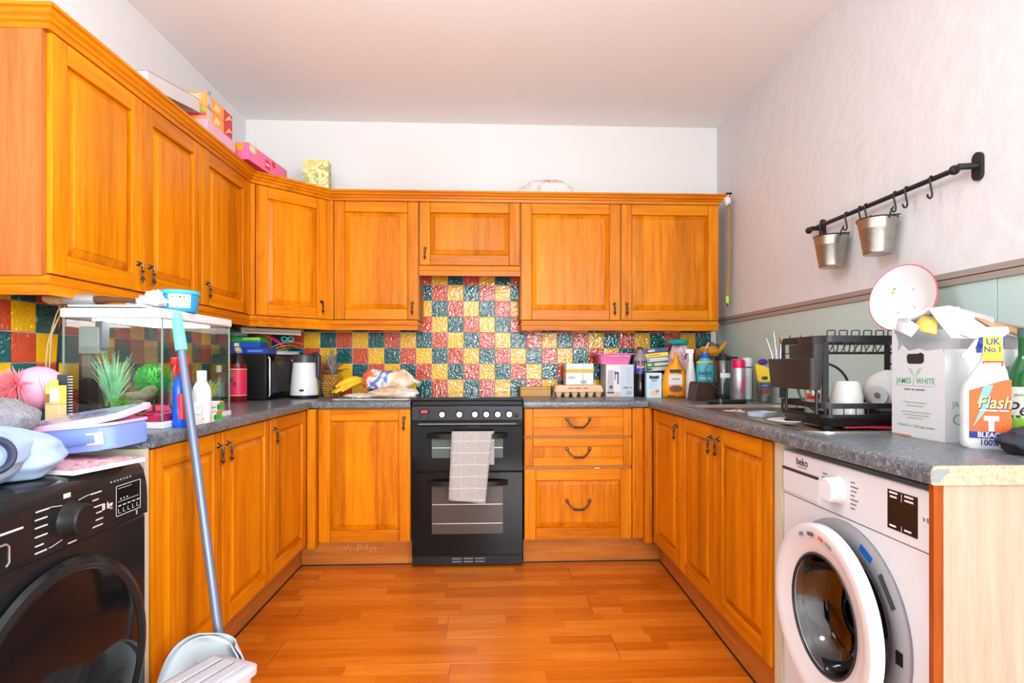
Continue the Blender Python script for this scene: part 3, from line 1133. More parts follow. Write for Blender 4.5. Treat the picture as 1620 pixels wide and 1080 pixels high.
MB().box(MW / 2 + 0.196, MW / 2 + 0.218, -0.013, -0.010, 0.445, 0.475, 0.001).build('latch_slot', 'black_matte', WM)
for x in (0.05, MW - 0.05):
    MB().cyl((x, 0.08, 0), (x, 0.08, 0.014), 0.02, seg=12).build('foot', 'black_plastic', WM)

# laundry left inside the drum
tag(MB().ball((1.06, -2.27, 0.315), (0.09, 0.13, 0.06), 20, 12, f=lambda d: 1 + 0.18 * math.sin(7 * d.x + 5 * d.y) * math.cos(6 * d.z)).build('laundry', mat('laundry', (196, 164, 150), 0.9)),
    'pinkish damp laundry lying inside the washing machine drum', 'laundry')

# ---------------------------------------------------------------- black tumble dryer
DY = thing('tumble_dryer', 'glossy black front-loading tumble dryer at left, clothes piled on its top', 'tumble dryer', (-0.900, -2.700, 0), PI / 2)
mat('dryer_black', (28, 28, 30), 0.16, spec=0.3)
mat('dryer_door', (16, 15, 16), 0.1, spec=0.25)
mb = MB()
prof = [(0.0, 0.702), (0.0, 0.80), (0.004, 0.818), (0.014, 0.832), (0.03, 0.840), (0.06, 0.843), (0.56, 0.843), (0.56, 0.702)]
mb.prism([(a, b) for a, b in prof], 0.002, 0.598, 'x', bev=0.0)
bmesh.ops.bevel(mb.b, geom=[e for e in mb.b.edges if abs(e.verts[0].co.x - e.verts[1].co.x) < 1e-6 and min(e.verts[0].co.z, e.verts[1].co.z) > 0.71], offset=0.014, segments=3, affect='EDGES', profile=0.5)
cp = mb.build('control_panel', 'dryer_black', DY)
MB().box(0.002, 0.598, 0.004, 0.56, 0.012, 0.700, 0.006).build('body', 'dryer_black', DY)


def dd(prof, cap=False, cx=0.296, cz=0.405):
    return MB().mark().lathe(prof, 72, cap=cap).xf(Matrix.Translation((cx, 0.004, cz)) @ ROTX(90))


dor = dd([(0.268, 0.0), (0.272, 0.012), (0.266, 0.022), (0.254, 0.026), (0.246, 0.020), (0.240, 0.020)]).build('door_rim', 'dryer_black', DY, solid=0.001)
dd([(0.0, 0.040), (0.08, 0.038), (0.16, 0.032), (0.225, 0.024), (0.246, 0.019), (0.246, 0.002), (0.0, 0.002)], True).build('door_glass', 'dryer_door', DY)
MB().mark().lathe([(0, 0.034), (0.030, 0.034), (0.034, 0.030), (0.037, 0.005), (0.040, 0.0)], 32).xf(Matrix.Translation((0.322, 0.0, 0.757)) @ ROTX(90)).build('program_dial', 'black_plastic', cp)
mat('print_white', (214, 214, 214), 0.5)
for i, (xa, xb, z) in enumerate(((0.228, 0.262, 0.795), (0.226, 0.258, 0.779), (0.226, 0.258, 0.763), (0.226, 0.258, 0.745), (0.226, 0.248, 0.727), (0.226, 0.256, 0.713),
                                 (0.385, 0.42, 0.795), (0.39, 0.41, 0.779), (0.388, 0.422, 0.763), (0.39, 0.422, 0.748), (0.388, 0.425, 0.732), (0.386, 0.424, 0.718), (0.315, 0.34, 0.706))):
    MB().box(xa, xb, -0.0008, 0.0, z, z + 0.003).build('program_mark', 'print_white', cp)
for s_ in (1, -1):
    for k_, z in enumerate((0.797, 0.715)):
        x0_ = 0.322 + s_ * 0.024
        x1_ = 0.322 + s_ * 0.06
        zz = 0.757 + (0.036 if k_ == 0 else -0.036)
        MB().tube([(x0_, -0.0004, zz), (x1_ - s_ * 0.008, -0.0004, z), (x1_, -0.0004, z)], 0.0008, 4).build('program_line', 'print_white', cp)
MB().box(0.302, 0.322, -0.0008, 0.0, 0.806, 0.816).build('program_mark', 'print_white', cp)
text(cp, '8 kg', 0.022, 'ink_white', (0.440, -0.0006, 0.757), name='capacity_lettering', bold=0.0004)
dsp = MB().box(0.470, 0.566, -0.0012, 0.002, 0.722, 0.796).build('display', 'black_gloss', cp)
mb = MB()
for a, b, c_, d_ in ((0.470, 0.566, 0.7945, 0.796), (0.470, 0.566, 0.722, 0.7235), (0.470, 0.4715, 0.722, 0.796), (0.5645, 0.566, 0.722, 0.796), (0.478, 0.558, 0.756, 0.757), (0.478, 0.53, 0.788, 0.789)):
    mb.box(a, b, -0.0018, -0.001, c_, d_)
mb.build('display_frame', 'print_white', dsp)
for i in range(5):
    x = 0.478 + i * 0.018
    MB().box(x, x + 0.011, -0.0018, -0.001, 0.745, 0.7475).build('button_mark', 'print_white', dsp)
    MB().tube([(x + 0.001, -0.0013, 0.739), (x + 0.001, -0.0013, 0.729), (x + 0.010, -0.0013, 0.729)], 0.0006, 4).build('button_mark', 'print_white', dsp)
for i in range(3):
    MB().box(0.486 + i * 0.012, 0.490 + i * 0.012, -0.0018, -0.001, 0.761, 0.764).build('indicator', 'print_white', dsp)
text(cp, '2', 0.014, 'ink_white', (0.552, -0.0006, 0.713), name='marking')
for i in range(7):
    MB().mark().ball((0.455 + i * 0.012, 0.0004, 0.809), 0.0026, 8, 6).build('sensor_dot', 'grey_mid', cp)
dw = MB().box(0.006, 0.215, -0.006, 0.0, 0.710, 0.806, 0.002).build('condenser_drawer', 'dryer_black', cp)
MB().box(0.135, 0.190, -0.0068, -0.006, 0.776, 0.780).build('maker_plate', 'print_white', dw)
MB().box(0.07, 0.155, -0.0066, -0.0055, 0.716, 0.755, 0.0).build('grip_recess', 'black_matte', dw)
MB().tube([(0.07, -0.007, 0.758), (0.15, -0.007, 0.758), (0.157, -0.007, 0.752), (0.157, -0.007, 0.722), (0.15, -0.007, 0.716)], 0.002, 6).build('grip_rim', 'silver', dw)
MB().mark().lathe([(0, 0.003), (0.02, 0.002), (0.021, 0)], 24).xf(Matrix.Translation((0.10, 0.002, 0.826)) @ ROTX(62)).build('round_badge', 'print_white', cp)
for x in (0.06, 0.54):
    MB().cyl((x, 0.06, 0), (x, 0.06, 0.014), 0.02, seg=12).build('foot', 'black_plastic', DY)

# ---------------------------------------------------------------- left worktop: fish tank and what stands around it
from mathutils import noise as MN


def lump(c, r, seg=28, rings=18, amp=0.15, fr=2.2, seed=0.0, flat=None):
    """soft cloth-like lump"""
    def f(d):
        p = d * fr + Vector((seed, seed * 1.7, -seed))
        k = 1 + amp * MN.noise(p) + amp * 0.6 * abs(MN.noise(p * 2.3)) + amp * 0.35 * MN.noise(p * 5)
        return k
    mb = MB().ball(c, r, seg, rings, f)
    if flat is not None:
        for v in mb.b.verts:
            if v.co.z < flat:
                v.co.z = flat + 0.001 * MN.noise(v.co * 30)
    return mb


TK = thing('fish_tank', 'glass fish tank with white lid and base on the left worktop', 'fish tank', (0, 0, 0))
tx0, tx1, ty0, ty1 = -1.292, -1.000, -1.855, -1.405
mat('tank_white', (240, 240, 242), 0.3)
MB().box(tx0 - 0.006, tx1 + 0.006, ty0 - 0.006, ty1 + 0.006, CT, CT + 0.020, 0.003).build('base', 'tank_white', TK)
ld = MB().box(tx0 - 0.008, tx1 + 0.008, ty0 - 0.008, ty1 + 0.008, 1.232, 1.262, 0.006).build('lid', 'tank_white', TK)
MB().box(tx0 + 0.010, tx1 - 0.075, ty0 + 0.012, ty1 - 0.1, 1.2625, 1.266).build('lid_gap', 'dark_gap', ld)  # dark slab put in for the shade under the flap
MB().box(tx0 + 0.006, tx1 - 0.06, ty0 + 0.006, ty1 - 0.09, 1.266, 1.273, 0.002).build('lid_flap', 'tank_white', ld)
MB().box(tx0 + 0.05, tx1 - 0.05, ty0 + 0.05, ty1 - 0.05, 1.226, 1.231).build('lid_lamp', mat('lid_lamp', (250, 250, 250), 0.4, emit=(244, 250, 255), estr=10.0), ld)  # glowing panel added under the lid to brighten the tank contents
for a in ((tx0, tx1, ty0, ty0 + 0.005), (tx0, tx1, ty1 - 0.005, ty1), (tx0, tx0 + 0.005, ty0 + 0.005, ty1 - 0.005), (tx1 - 0.005, tx1, ty0 + 0.005, ty1 - 0.005)):
    MB().box(a[0], a[1], a[2], a[3], CT + 0.020, 1.232).build('pane', 'clear_glass', TK)
for x, y in ((tx1, ty0), (tx0, ty0), (tx1, ty1)):
    MB().box(x - 0.0022, x + 0.0022, y - 0.0022, y + 0.0022, CT + 0.02, 1.232).build('corner_seal', mat('seal', (120, 132, 124), 0.4), TK)
MB().box(tx0 + 0.0055, tx1 - 0.0055, ty0 + 0.0055, ty1 - 0.0055, 0.915, 1.144).build('water', 'water', TK)


def gravel(u, v_):
    x = tx0 + 0.008 + (tx1 - tx0 - 0.016) * u
    y = ty0 + 0.008 + (ty1 - ty0 - 0.016) * v_
    return (x, y, 0.934 + 0.006 * MN.noise(Vector((x, y, 0)) * 120) + 0.004 * MN.noise(Vector((x, y, 0)) * 30))


mb = MB().grid(gravel, 60, 80)
mb.box(tx0 + 0.007, tx1 - 0.007, ty0 + 0.007, ty1 - 0.007, 0.914, 0.932)
g = tag(mb.build('gravel', mat('pink_gravel', (224, 42, 106), 0.6, vary=0.3, vscale=260), angle=60), 'bright pink gravel covering the floor of the fish tank', 'gravel')
g['kind'] = 'stuff'
# internal filter
t = thing('tank_filter', 'dark upright filter with grey top inside the left end of tank', 'filter', (-1.255, -1.80, 0.936))
MB().box(-0.02, 0.018, -0.02, 0.02, 0.0, 0.11, 0.005).build('body', 'black_plastic', t)
MB().box(-0.014, 0.012, -0.014, 0.014, 0.111, 0.185, 0.003).build('tube', mat('filter_smoke', (104, 92, 80), 0.3), t)
MB().box(-0.02, 0.045, -0.02, 0.02, 0.186, 0.272, 0.005).build('head', mat('filter_grey', (128, 130, 132), 0.4), t)
MB().box(0.03, 0.052, -0.018, 0.018, 0.20, 0.29, 0.003).build('bracket', mat('filter_dark', (80, 84, 88), 0.4), t)


def blades(name, label, c, n, h, spread, col, wd=0.003, bend=0.5, group='water plants in the fish tank'):
    t = thing(name, label, 'plant', c, 0, group)
    mb = MB()
    rnd = random.Random(label)
    for i in range(n):
        a = rnd.uniform(0, 2 * PI)
        hh = h * rnd.uniform(0.45, 1.0)
        s_ = spread * rnd.uniform(0.3, 1)
        pts = []
        for q in range(6):
            u = q / 5
            pts.append((math.cos(a) * s_ * u ** (1 + bend), math.sin(a) * s_ * u ** (1 + bend), hh * (u - 0.25 * bend * u * u)))
        r_ = [wd * (1 - 0.85 * q / 5) for q in range(6)]
        mb.tube(pts, r_, 4)
    mb.build('leaves', mat('plant_' + name, col, 0.5, vary=0.25, vscale=40), t)
    MB().lathe([(0.012, 0.0), (0.008, 0.012), (0.0, 0.013)], 10).build('root_foot', 'black_matte', t)
    return t


blades('feathery_plant', 'tall pale mint feathery plastic plant inside the tank', (-1.195, -1.78, 0.938), 90, 0.225, 0.065, (150, 206, 172), 0.0028)
blades('small_feathery_plant', 'pale mint plastic plant against the left end pane of the tank', (-1.268, -1.70, 0.938), 44, 0.19, 0.035, (140, 190, 160), 0.0026)
blades('grass_plant', 'low bright green grass clump inside the tank behind the lunch box', (-1.150, -1.80, 0.938), 90, 0.065, 0.05, (96, 176, 30), 0.0022, 0.8)
blades('dark_red_plant', 'dark red leafy plant at the back of the tank', (-1.10, -1.56, 0.938), 60, 0.23, 0.06, (112, 40, 52), 0.004)
blades('yellow_plant', 'yellow green leafy plant at the right end of the tank', (-1.045, -1.475, 0.938), 60, 0.12, 0.055, (150, 160, 40), 0.005, 0.9)
t = thing('moss_ball', 'bright green round bushy plant in the middle of the tank', 'plant', (-1.105, -1.715, 1.035), 0, 'water plants in the fish tank')
mb = MB()
rnd = random.Random(3)
for i in range(420):
    z = rnd.uniform(-1, 1)
    a = rnd.uniform(0, 2 * PI)
    d = Vector((math.sqrt(1 - z * z) * math.cos(a), math.sqrt(1 - z * z) * math.sin(a), z))
    mb.tube([d * 0.02, d * 0.045, d * 0.058 + Vector((0, 0, 0.004))], [0.0025, 0.0022, 0.0006], 4)
mb.ball((0, 0, 0), 0.046, 16, 10)
mb.build('leaves', mat('moss', (22, 150, 30), 0.5, vary=0.2, vscale=60), t)
MB().cyl((0, 0, -0.10), (0, 0, -0.04), 0.004, seg=6).build('stem', mat('moss_stem', (60, 90, 40), 0.6), t)
mat('bark', (126, 118, 98), 0.8, vary=0.4, vscale=50, bump=0.8, bscale=60)


def hollow(name, label, c, rz, L, r_):
    t = thing(name, label, 'log', c, rz, 'hollow logs in the fish tank')
    rings = []
    for i in range(9):
        u = i / 8
        rings.append([((u - 0.5) * L, r_ * (1 + 0.18 * MN.noise(Vector((u * 3, math.cos(2 * PI * j / 16) * 1.5, math.sin(2 * PI * j / 16) * 1.5)))) * math.cos(2 * PI * j / 16),
                       r_ + r_ * (1 + 0.18 * MN.noise(Vector((u * 3, j * 0.4, 2)))) * math.sin(2 * PI * j / 16)) for j in range(16)])
    MB().loft(rings, False).build('bark', 'bark', t, solid=0.004)
    MB().mark().lathe([(0, 0.0), (r_ * 0.86, 0.0), (r_ * 0.86, 0.002), (0, 0.002)], 16).xf(Matrix.Translation((L * 0.1, 0, r_)) @ Matrix.Rotation(R(90), 4, 'Y')).build('dark_hollow', 'dark_gap', t)  # dark disc painted for the shade within the log


hollow('hollow_log', 'grey brown hollow log lying on the gravel in the tank', (-1.100, -1.800, 0.936), R(-60), 0.07, 0.020)
hollow('hollow_log', 'mossy hollow log further back on the tank gravel', (-1.03, -1.70, 0.936), R(-40), 0.07, 0.018)
t = thing('driftwood', 'knotted grey driftwood branch piled over the logs in the tank', 'driftwood', (-1.12, -1.79, 0.975))
MB().tube([(-0.075, 0.03, 0.0), (-0.03, 0.01, 0.012), (0.02, 0.0, 0.014), (0.05, -0.01, 0.028), (0.068, -0.012, 0.040)], [0.010, 0.014, 0.017, 0.020, 0.012], 10).build('branch', 'bark', t, angle=80)
MB().tube([(-0.05, -0.01, -0.02), (0.0, 0.01, 0.0), (0.03, 0.02, 0.03)], [0.012, 0.013, 0.009], 10).build('branch', 'bark', t, angle=80)
tag(MB().tube([(-1.302, -1.84, 1.225), (-1.308, -1.85, 1.19), (-1.31, -1.855, 1.10), (-1.312, -1.86, 1.0), (-1.315, -1.87, 0.92), (-1.33, -1.86, 0.897)], 0.0032, 8).build('power_cable', 'black_matte'),
    'black power cable running down the left edge of fish tank', 'cable')

# on the tank lid
t = PBR = thing('paint_brush', 'round bristle paint brush with grey ferrule lying on the tank lid', 'brush', (-1.362, -1.845, 1.292), 0, rot=(0, R(1), R(2)))
MB().mark().lathe([(0.0, 0.0), (0.010, 0.004), (0.016, 0.016), (0.017, 0.035), (0.014, 0.052)], 16, flat=0.8).xf(Matrix.Rotation(R(90), 4, 'Y')).build('bristles', mat('bristle', (168, 126, 88), 0.9, vary=0.3, vscale=120), t)
MB().mark().lathe([(0.0145, 0.052), (0.0155, 0.056), (0.0145, 0.11), (0.012, 0.122)], 16, flat=0.85).xf(Matrix.Rotation(R(90), 4, 'Y')).build('ferrule', mat('ferrule', (160, 164, 168), 0.4, metal=0.5), t)
MB().mark().lathe([(0.009, 0.122), (0.011, 0.14), (0.007, 0.17), (0.006, 0.215), (0.0, 0.218)], 12, flat=0.8).xf(Matrix.Rotation(R(90), 4, 'Y')).build('handle', mat('brush_handle', (84, 52, 34), 0.5), t)
PBR.scale = (1.25, 1.25, 1.15)
tag(MB().tube([(-1.335, -1.80, 1.288), (-1.333, -1.83, 1.24), (-1.328, -1.87, 1.15), (-1.325, -1.88, 1.09), (-1.321, -1.88, 1.05), (-1.318, -1.875, 1.09), (-1.325, -1.86, 1.18), (-1.316, -1.835, 1.245), (-1.312, -1.81, 1.284)], 0.0022, 6).build('elastic_cord', mat('cord_tan', (170, 148, 110), 0.8)),
    'thin tan elastic cord looped down from the paint brush', 'cord')
tag(lump((-1.090, -1.77, 1.288), (0.048, 0.040, 0.017), amp=0.6, fr=2.8, seed=3, flat=1.2745).build('crumpled_tissue', mat('tissue', (244, 242, 244), 0.9), angle=60), 'crumpled white tissue lying on the tank lid behind the blue tub', 'tissue')
tag(lump((-1.075, -1.765, 1.308), (0.022, 0.02, 0.018), amp=0.6, fr=2.4, seed=5).build('crumpled_tissue', 'tissue', angle=60), 'small scrunched white tissue on top of the larger tissue', 'tissue')
t = thing('plastic_tub', 'sky blue round plastic tub with white labels on the tank lid', 'tub', (-1.030, -1.700, 1.2625))
MB().lathe([(0.0, 0.0), (0.050, 0.0), (0.053, 0.004), (0.057, 0.058), (0.0, 0.058)], 32).build('body', mat('tub_blue', (40, 150, 200), 0.35), t)
MB().lathe([(0.0, 0.058), (0.060, 0.058), (0.0615, 0.061), (0.0615, 0.069), (0.058, 0.071), (0.0, 0.070)], 32).build('lid', mat('tub_lid', (70, 176, 212), 0.35), t)


def band(parent, r_, z0, z1, a0, a1, m, name='label', r1=None):
    n = 14
    r1 = r1 or r_
    MB().grid(lambda u, v_: ((r_ + (r1 - r_) * v_) * math.sin(R(a0 + (a1 - a0) * u)), -(r_ + (r1 - r_) * v_) * math.cos(R(a0 + (a1 - a0) * u)), z0 + (z1 - z0) * v_), n, 2).build(name, m, parent, angle=60)


band(t, 0.0540, 0.012, 0.056, -6, 62, 'ink_white', r1=0.0576)
band(t, 0.0540, 0.014, 0.048, -48, -20, 'ink_white', r1=0.0572)
for i, c_ in enumerate(((226, 110, 90), (228, 190, 180), (60, 60, 60), (220, 90, 70), (230, 120, 80))):
    a = 4 + i * 11
    band(t, 0.0578, 0.044, 0.050, a, a + 6, mat('dot%d' % i, c_, 0.5), name='hazard_symbol')
for i in range(6):
    band(t, 0.0562, 0.02 + i * 0.004, 0.022 + i * 0.004, -44, -24, 'ink_black', name='barcode_bar')

# in front of the tank
t = thing('spray_bottle', 'blue trigger cleaner bottle with red spray head beside the fish tank', 'spray bottle', (-0.972, -1.795, CT), R(60), 'cleaning sprays')
mat('blue_plastic', (16, 82, 206), 0.25)
mat('red_plastic', (226, 40, 34), 0.35)
MB().lathe([(0.0, 0.0), (0.027, 0.0), (0.030, 0.006), (0.030, 0.05), (0.027, 0.085), (0.029, 0.12), (0.024, 0.145), (0.013, 0.158), (0.012, 0.17), (0.0, 0.17)], 24, flat=0.72).build('bottle', 'blue_plastic', t)
band(t, 0.0262, 0.025, 0.105, -60, 60, mat('spray_label', (190, 32, 54), 0.4))
MB().box(-0.014, 0.012, -0.012, 0.012, 0.166, 0.198, 0.003).box(-0.032, 0.020, -0.010, 0.010, 0.196, 0.218, 0.004).build('spray_head', 'red_plastic', t)
MB().tube([(-0.020, 0, 0.197), (-0.026, 0, 0.18), (-0.024, 0, 0.162)], [0.004, 0.005, 0.003], 8).build('trigger', 'red_plastic', t)
t = thing('plastic_bottle', 'small plain white plastic bottle in front of the fish tank', 'bottle', (-0.963, -1.690, CT + 0.0))
MB().lathe([(0.0, 0.0), (0.026, 0.0), (0.029, 0.004), (0.029, 0.105), (0.024, 0.125), (0.014, 0.140), (0.0, 0.140)], 24).build('bottle', mat('milky', (232, 234, 236), 0.35), t)
MB().lathe([(0.015, 0.138), (0.0155, 0.142), (0.0155, 0.172), (0.014, 0.176), (0.0, 0.176)], 20).build('cap', 'white_plastic', t)
mat('carton_white', (236, 238, 236), 0.5)
mat('carton_green', (40, 166, 60), 0.5)
mat('carton_red', (216, 66, 48), 0.5)
for i, (yo, lab) in enumerate(((-1.685, 'white and green carton lying on worktop below another one beside tank'), (-1.655, 'white and green carton stacked on top of the other carton beside tank'))):
    t = thing('medicine_carton', lab, 'carton', (-0.9475, yo, CT + i * 0.0335), PI / 2 + R(2 * i), 'green and white cartons by the fish tank')
    t.location.x = -0.945 - 0.002 * i
    MB().box(-0.08, 0.10, 0, 0.05, 0, 0.032, 0.001).build('box', 'carton_white', t)
    MB().box(0.045, 0.1003, -0.0004, 0.001, 0.002, 0.024).build('green_print', 'carton_green', t)
    MB().box(0.060, 0.1003, -0.0004, 0.001, 0.0245, 0.0315).build('red_print', 'carton_red', t)
    MB().box(-0.035, 0.03, -0.0004, 0.001, 0.013, 0.0175).build('print_line', mat('print_dim', (120, 150, 150), 0.6), t)
    MB().mark().lathe([(0, 0.0005), (0.008, 0.0005), (0.008, 0)], 16).xf(Matrix.Translation((0.048, -0.0004, 0.014)) @ ROTX(90)).build('round_print', mat('print_dark_green', (12, 110, 60), 0.5), t)

# lunch box, hat, small things
t = thing('lunch_box', 'periwinkle blue and pink insulated lunch box on the worktop end, lid half open', 'lunch box', (-1.060, -2.104, 0.868), 0, rot=(0, R(-5), R(2)))
mat('lunch_blue', (126, 150, 222), 0.7)
mat('lunch_pink', (236, 190, 214), 0.7)
b_ = MB().prism(rounded(0.245, 0.185, 0.03), 0.001, 0.060, 'z', bev=0.006).build('body', 'lunch_blue', t)
MB().prism(rounded(0.252, 0.192, 0.032), 0.0605, 0.067, 'z').build('rim', 'lunch_pink', t)
for x in (-0.075, 0.088):
    MB().box(x - 0.02, x + 0.02, -0.0955, -0.0925, 0.016, 0.046, 0.001).build('handle_patch', 'lunch_pink', b_)
MB().tube([(-0.075, -0.097, 0.03), (-0.03, -0.100, 0.028), (0.03, -0.100, 0.028), (0.088, -0.097, 0.032)], 0.010, 8, sq=(0.25, 1)).build('handle', mat('lunch_strap', (112, 136, 208), 0.8), b_)
lidp = MB().prism(rounded(0.258, 0.196, 0.034), 0.0, 0.014, 'z', bev=0.004).build('lid', 'lunch_pink', t)
lidp.location = (0.006, 0.01, 0.074)
lidp.rotation_euler = (R(7), R(-4), 0)
m = bpy.data.materials.new('lunch_print')
m.use_nodes = True
k = NT(m)
v = k.coords()
k.link(k.ramp(k.noise(v, 18, 2, 0.5, 1.0), [(0.35, (64, 98, 150)), (0.47, (120, 170, 200)), (0.56, (196, 150, 170)), (0.68, (90, 120, 170))]), k.b.inputs['Base Color'])
k.b.inputs['Roughness'].default_value = 0.2
MATS['lunch_print'] = m
MB().prism(rounded(0.225, 0.165, 0.025), 0.0142, 0.0152, 'z').build('printed_panel', 'lunch_print', lidp)
t = thing('toy_helmet', 'pink toy helmet with fluffy pompom lying on its side by the tank', 'helmet', (-1.292, -1.950, 1.022), R(20))
mat('helmet_pink', (232, 160, 186), 0.5)
MB().mark().ball((0, 0, 0), (0.064, 0.058, 0.062), 24, 16).build('shell', 'helmet_pink', t)
MB().mark().lathe([(0.070, -0.002), (0.0745, 0.0), (0.070, 0.003)], 32, cap=False).xf(Matrix.Translation((0.028, 0, 0)) @ Matrix.Rotation(R(72), 4, 'Y') @ Matrix.Scale(0.81, 4)).build('strap', mat('strap_white', (226, 214, 226), 0.5), t, solid=0.003)
mb = MB()
rnd = random.Random(11)
for i in range(700):
    d = Vector((rnd.gauss(-0.8, 0.5), rnd.gauss(-0.5, 0.5), rnd.gauss(0.1, 0.6))).normalized()
    L = rnd.uniform(0.045, 0.07)
    o_ = Vector((-0.034, -0.044, 0.008))
    mb.tube([o_ + d * 0.008, o_ + d * L * 0.6, o_ + d * L + Vector((0, 0, -0.008))], [0.0022, 0.0016, 0.0004], 3)
mb.build('fluffy_pompom', mat('pink_fluff', (250, 138, 146), 0.9), t, angle=0)
t = thing('gift_box', 'small yellow and clear gift box standing between helmet and tank', 'box', (-1.238, -2.000, CT), R(-6))
for _z in (0.0,):
    MB().box(0, 0.042, 0, 0.025, 0, 0.085, 0.001).build('stand_block', mat('gift_base', (226, 198, 146), 0.4), t)
MB().box(0, 0.042, 0, 0.025, 0.0855, 0.138, 0.001).build('box', mat('gift_yellow', (238, 200, 96), 0.4), t)
MB().box(0.012, 0.038, 0.0, 0.002, 0.138, 0.154, 0.0005).build('hang_tab', 'gift_yellow', t)
MB().box(0.016, 0.040, -0.0006, 0.001, 0.092, 0.13).build('window', mat('gift_white', (250, 244, 226), 0.3), t)
MB().box(0.002, 0.014, -0.0006, 0.001, 0.09, 0.115).build('print', mat('gift_brown', (150, 110, 80), 0.5), t)
t = thing('spiral_notebook', 'thin notebook with black spiral binding standing against the tank', 'notebook', (-1.205, -1.955, CT), R(8))
MB().box(-0.03, 0.0, 0, 0.008, 0, 0.168).build('cover', mat('note_dark', (48, 50, 56), 0.5), t)
mb = MB()
for i in range(20):
    z = 0.006 + i * 0.0082
    mb.mark().lathe([(0.0052, -0.001), (0.0062, 0.0), (0.0052, 0.001)], 10, cap=False).xf(Matrix.Translation((0.002, 0.002, z)))
mb.build('spiral', 'ink_white', t, solid=0.001)

# clothes and magazine on the dryer
mat('fleece', (142, 140, 146), 0.95, vary=0.2, vscale=80, bump=0.9, bscale=150, bdist=0.006)
mat('jacket', (160, 182, 210), 0.6, vary=0.08, vscale=12, bump=0.3, bscale=14, bdist=0.02)
t = thing('jacket', 'pale grey blue jacket bundled on top of the black dryer', 'jacket', (0, 0, 0))
lump((-1.09, -2.52, 0.905), (0.150, 0.235, 0.078), 40, 26, 0.20, 1.7, 4.0, 0.8455).build('body', 'jacket', t, angle=70, sub=1)
lump((-1.03, -2.37, 0.89), (0.09, 0.085, 0.055), 32, 20, 0.22, 2.0, 9.0, 0.8455).build('sleeve', 'jacket', t, angle=70, sub=1)
q = MB().mark().lathe([(0.030, 0.0), (0.036, 0.004), (0.038, 0.018), (0.034, 0.028), (0.028, 0.026), (0.024, 0.004)], 28).xf(Matrix.Translation((-0.952, -2.515, 0.915)) @ Matrix.Rotation(R(-40), 4, 'Z') @ Matrix.Rotation(R(80), 4, 'Y') @ Matrix.Scale(1.0, 4))
q.build('cuff', mat('cuff_navy', (50, 54, 78), 0.8), t)
t = thing('fleece_top', 'mid grey fleece garment heaped over the jacket beside pink helmet', 'clothing', (0, 0, 0))
lump((-1.215, -2.40, 0.985), (0.125, 0.165, 0.065), 40, 26, 0.22, 1.9, 12.0).build('body', 'fleece', t, angle=70, sub=1)
lump((-1.15, -2.26, 0.962), (0.075, 0.085, 0.048), 30, 20, 0.2, 2.2, 15.0).build('sleeve', 'fleece', t, angle=70, sub=1)
t = thing('magazine', 'thin red and white magazine lying on the black dryer under the jacket', 'magazine', (-1.00, -2.215, 0.8445), R(-14))
MB().box(-0.12, 0.11, -0.105, 0.085, 0, 0.010).build('pages', mat('paper', (244, 240, 238), 0.7), t)
m = bpy.data.materials.new('magazine_cover')
m.use_nodes = True
k = NT(m)
v = k.coords((1, 1.6, 1))
k.link(k.ramp(k.noise(v, 16, 3, 0.5, 2.0), [(0.36, (176, 32, 60)), (0.46, (228, 206, 208)), (0.54, (206, 92, 110)), (0.66, (240, 226, 226))]), k.b.inputs['Base Color'])
MATS['magazine_cover'] = m
MB().box(-0.12, 0.11, -0.105, 0.085, 0.0101, 0.0108).build('cover', 'magazine_cover', t)

# ---------------------------------------------------------------- back left corner
MWV = thing('microwave', 'black microwave oven against the left wall in the corner of the worktop', 'microwave', (-1.205, -0.510, CT), R(88))
MB().box(0, 0.42, 0.0, 0.29, 0.006, 0.252, 0.004).build('case', 'black_plastic', MWV)
dr = MB().box(0.012, 0.41, -0.012, 0.0, 0.014, 0.246, 0.003).build('door', 'black_gloss', MWV)
MB().box(0.05, 0.30, -0.0128, -0.012, 0.04, 0.215).build('window', mat('mw_glass', (58, 60, 62), 0.12), dr)
MB().tube([(0.010, -0.010, 0.02), (0.010, -0.016, 0.03), (0.010, -0.016, 0.225), (0.010, -0.010, 0.236)], 0.004, 8).build('handle', 'silver', dr)
MB().mark().lathe([(0, 0.014), (0.018, 0.014), (0.021, 0)], 20).xf(Matrix.Translation((0.355, -0.012, 0.10)) @ ROTX(90)).build('dial', 'panel_dark', dr)
for x in (0.03, 0.39):
    MB().cyl((x, 0.03, 0), (x, 0.03, 0.007), 0.012, seg=10).build('foot', 'black_matte', MWV)

MT = CT + 0.2525


def carton(name, label, loc, rz, w_, d_, h_, col, cat='box', group=None, tilt=0.0, rough=0.45):
    t = thing(name, label, cat, loc, rz, group, rot=(0, R(tilt), rz) if tilt else None)
    MB().box(0, w_, 0, d_, 0, h_, 0.0012, 1).build('box', mat('box_%d_%d_%d' % col, col, rough), t)
    return t


GPILE = 'things piled on the microwave'
t = carton('card_box', 'flat blue carton at the bottom of the pile on the microwave', (-1.400, -0.500, MT), R(3), 0.20, 0.14, 0.034, (22, 58, 150), 'carton', GPILE)
MB().box(0.03, 0.06, -0.0006, 0.001, 0.006, 0.026).build('print', 'ink_white', t)
MB().box(0.09, 0.17, -0.0006, 0.001, 0.010, 0.022).build('print', mat('print_blue', (90, 130, 210), 0.5), t)
t = carton('card_box', 'smaller blue carton second in the pile on the microwave', (-1.395, -0.495, MT + 0.0345), R(2), 0.15, 0.12, 0.030, (30, 76, 176), 'carton', GPILE)
MB().box(0.015, 0.04, -0.0006, 0.001, 0.006, 0.024).build('print', 'ink_white', t)
t = carton('card_box', 'green and white carton on the blue cartons over the microwave', (-1.395, -0.490, MT + 0.065), R(4), 0.15, 0.11, 0.026, (36, 150, 58), 'carton', GPILE)
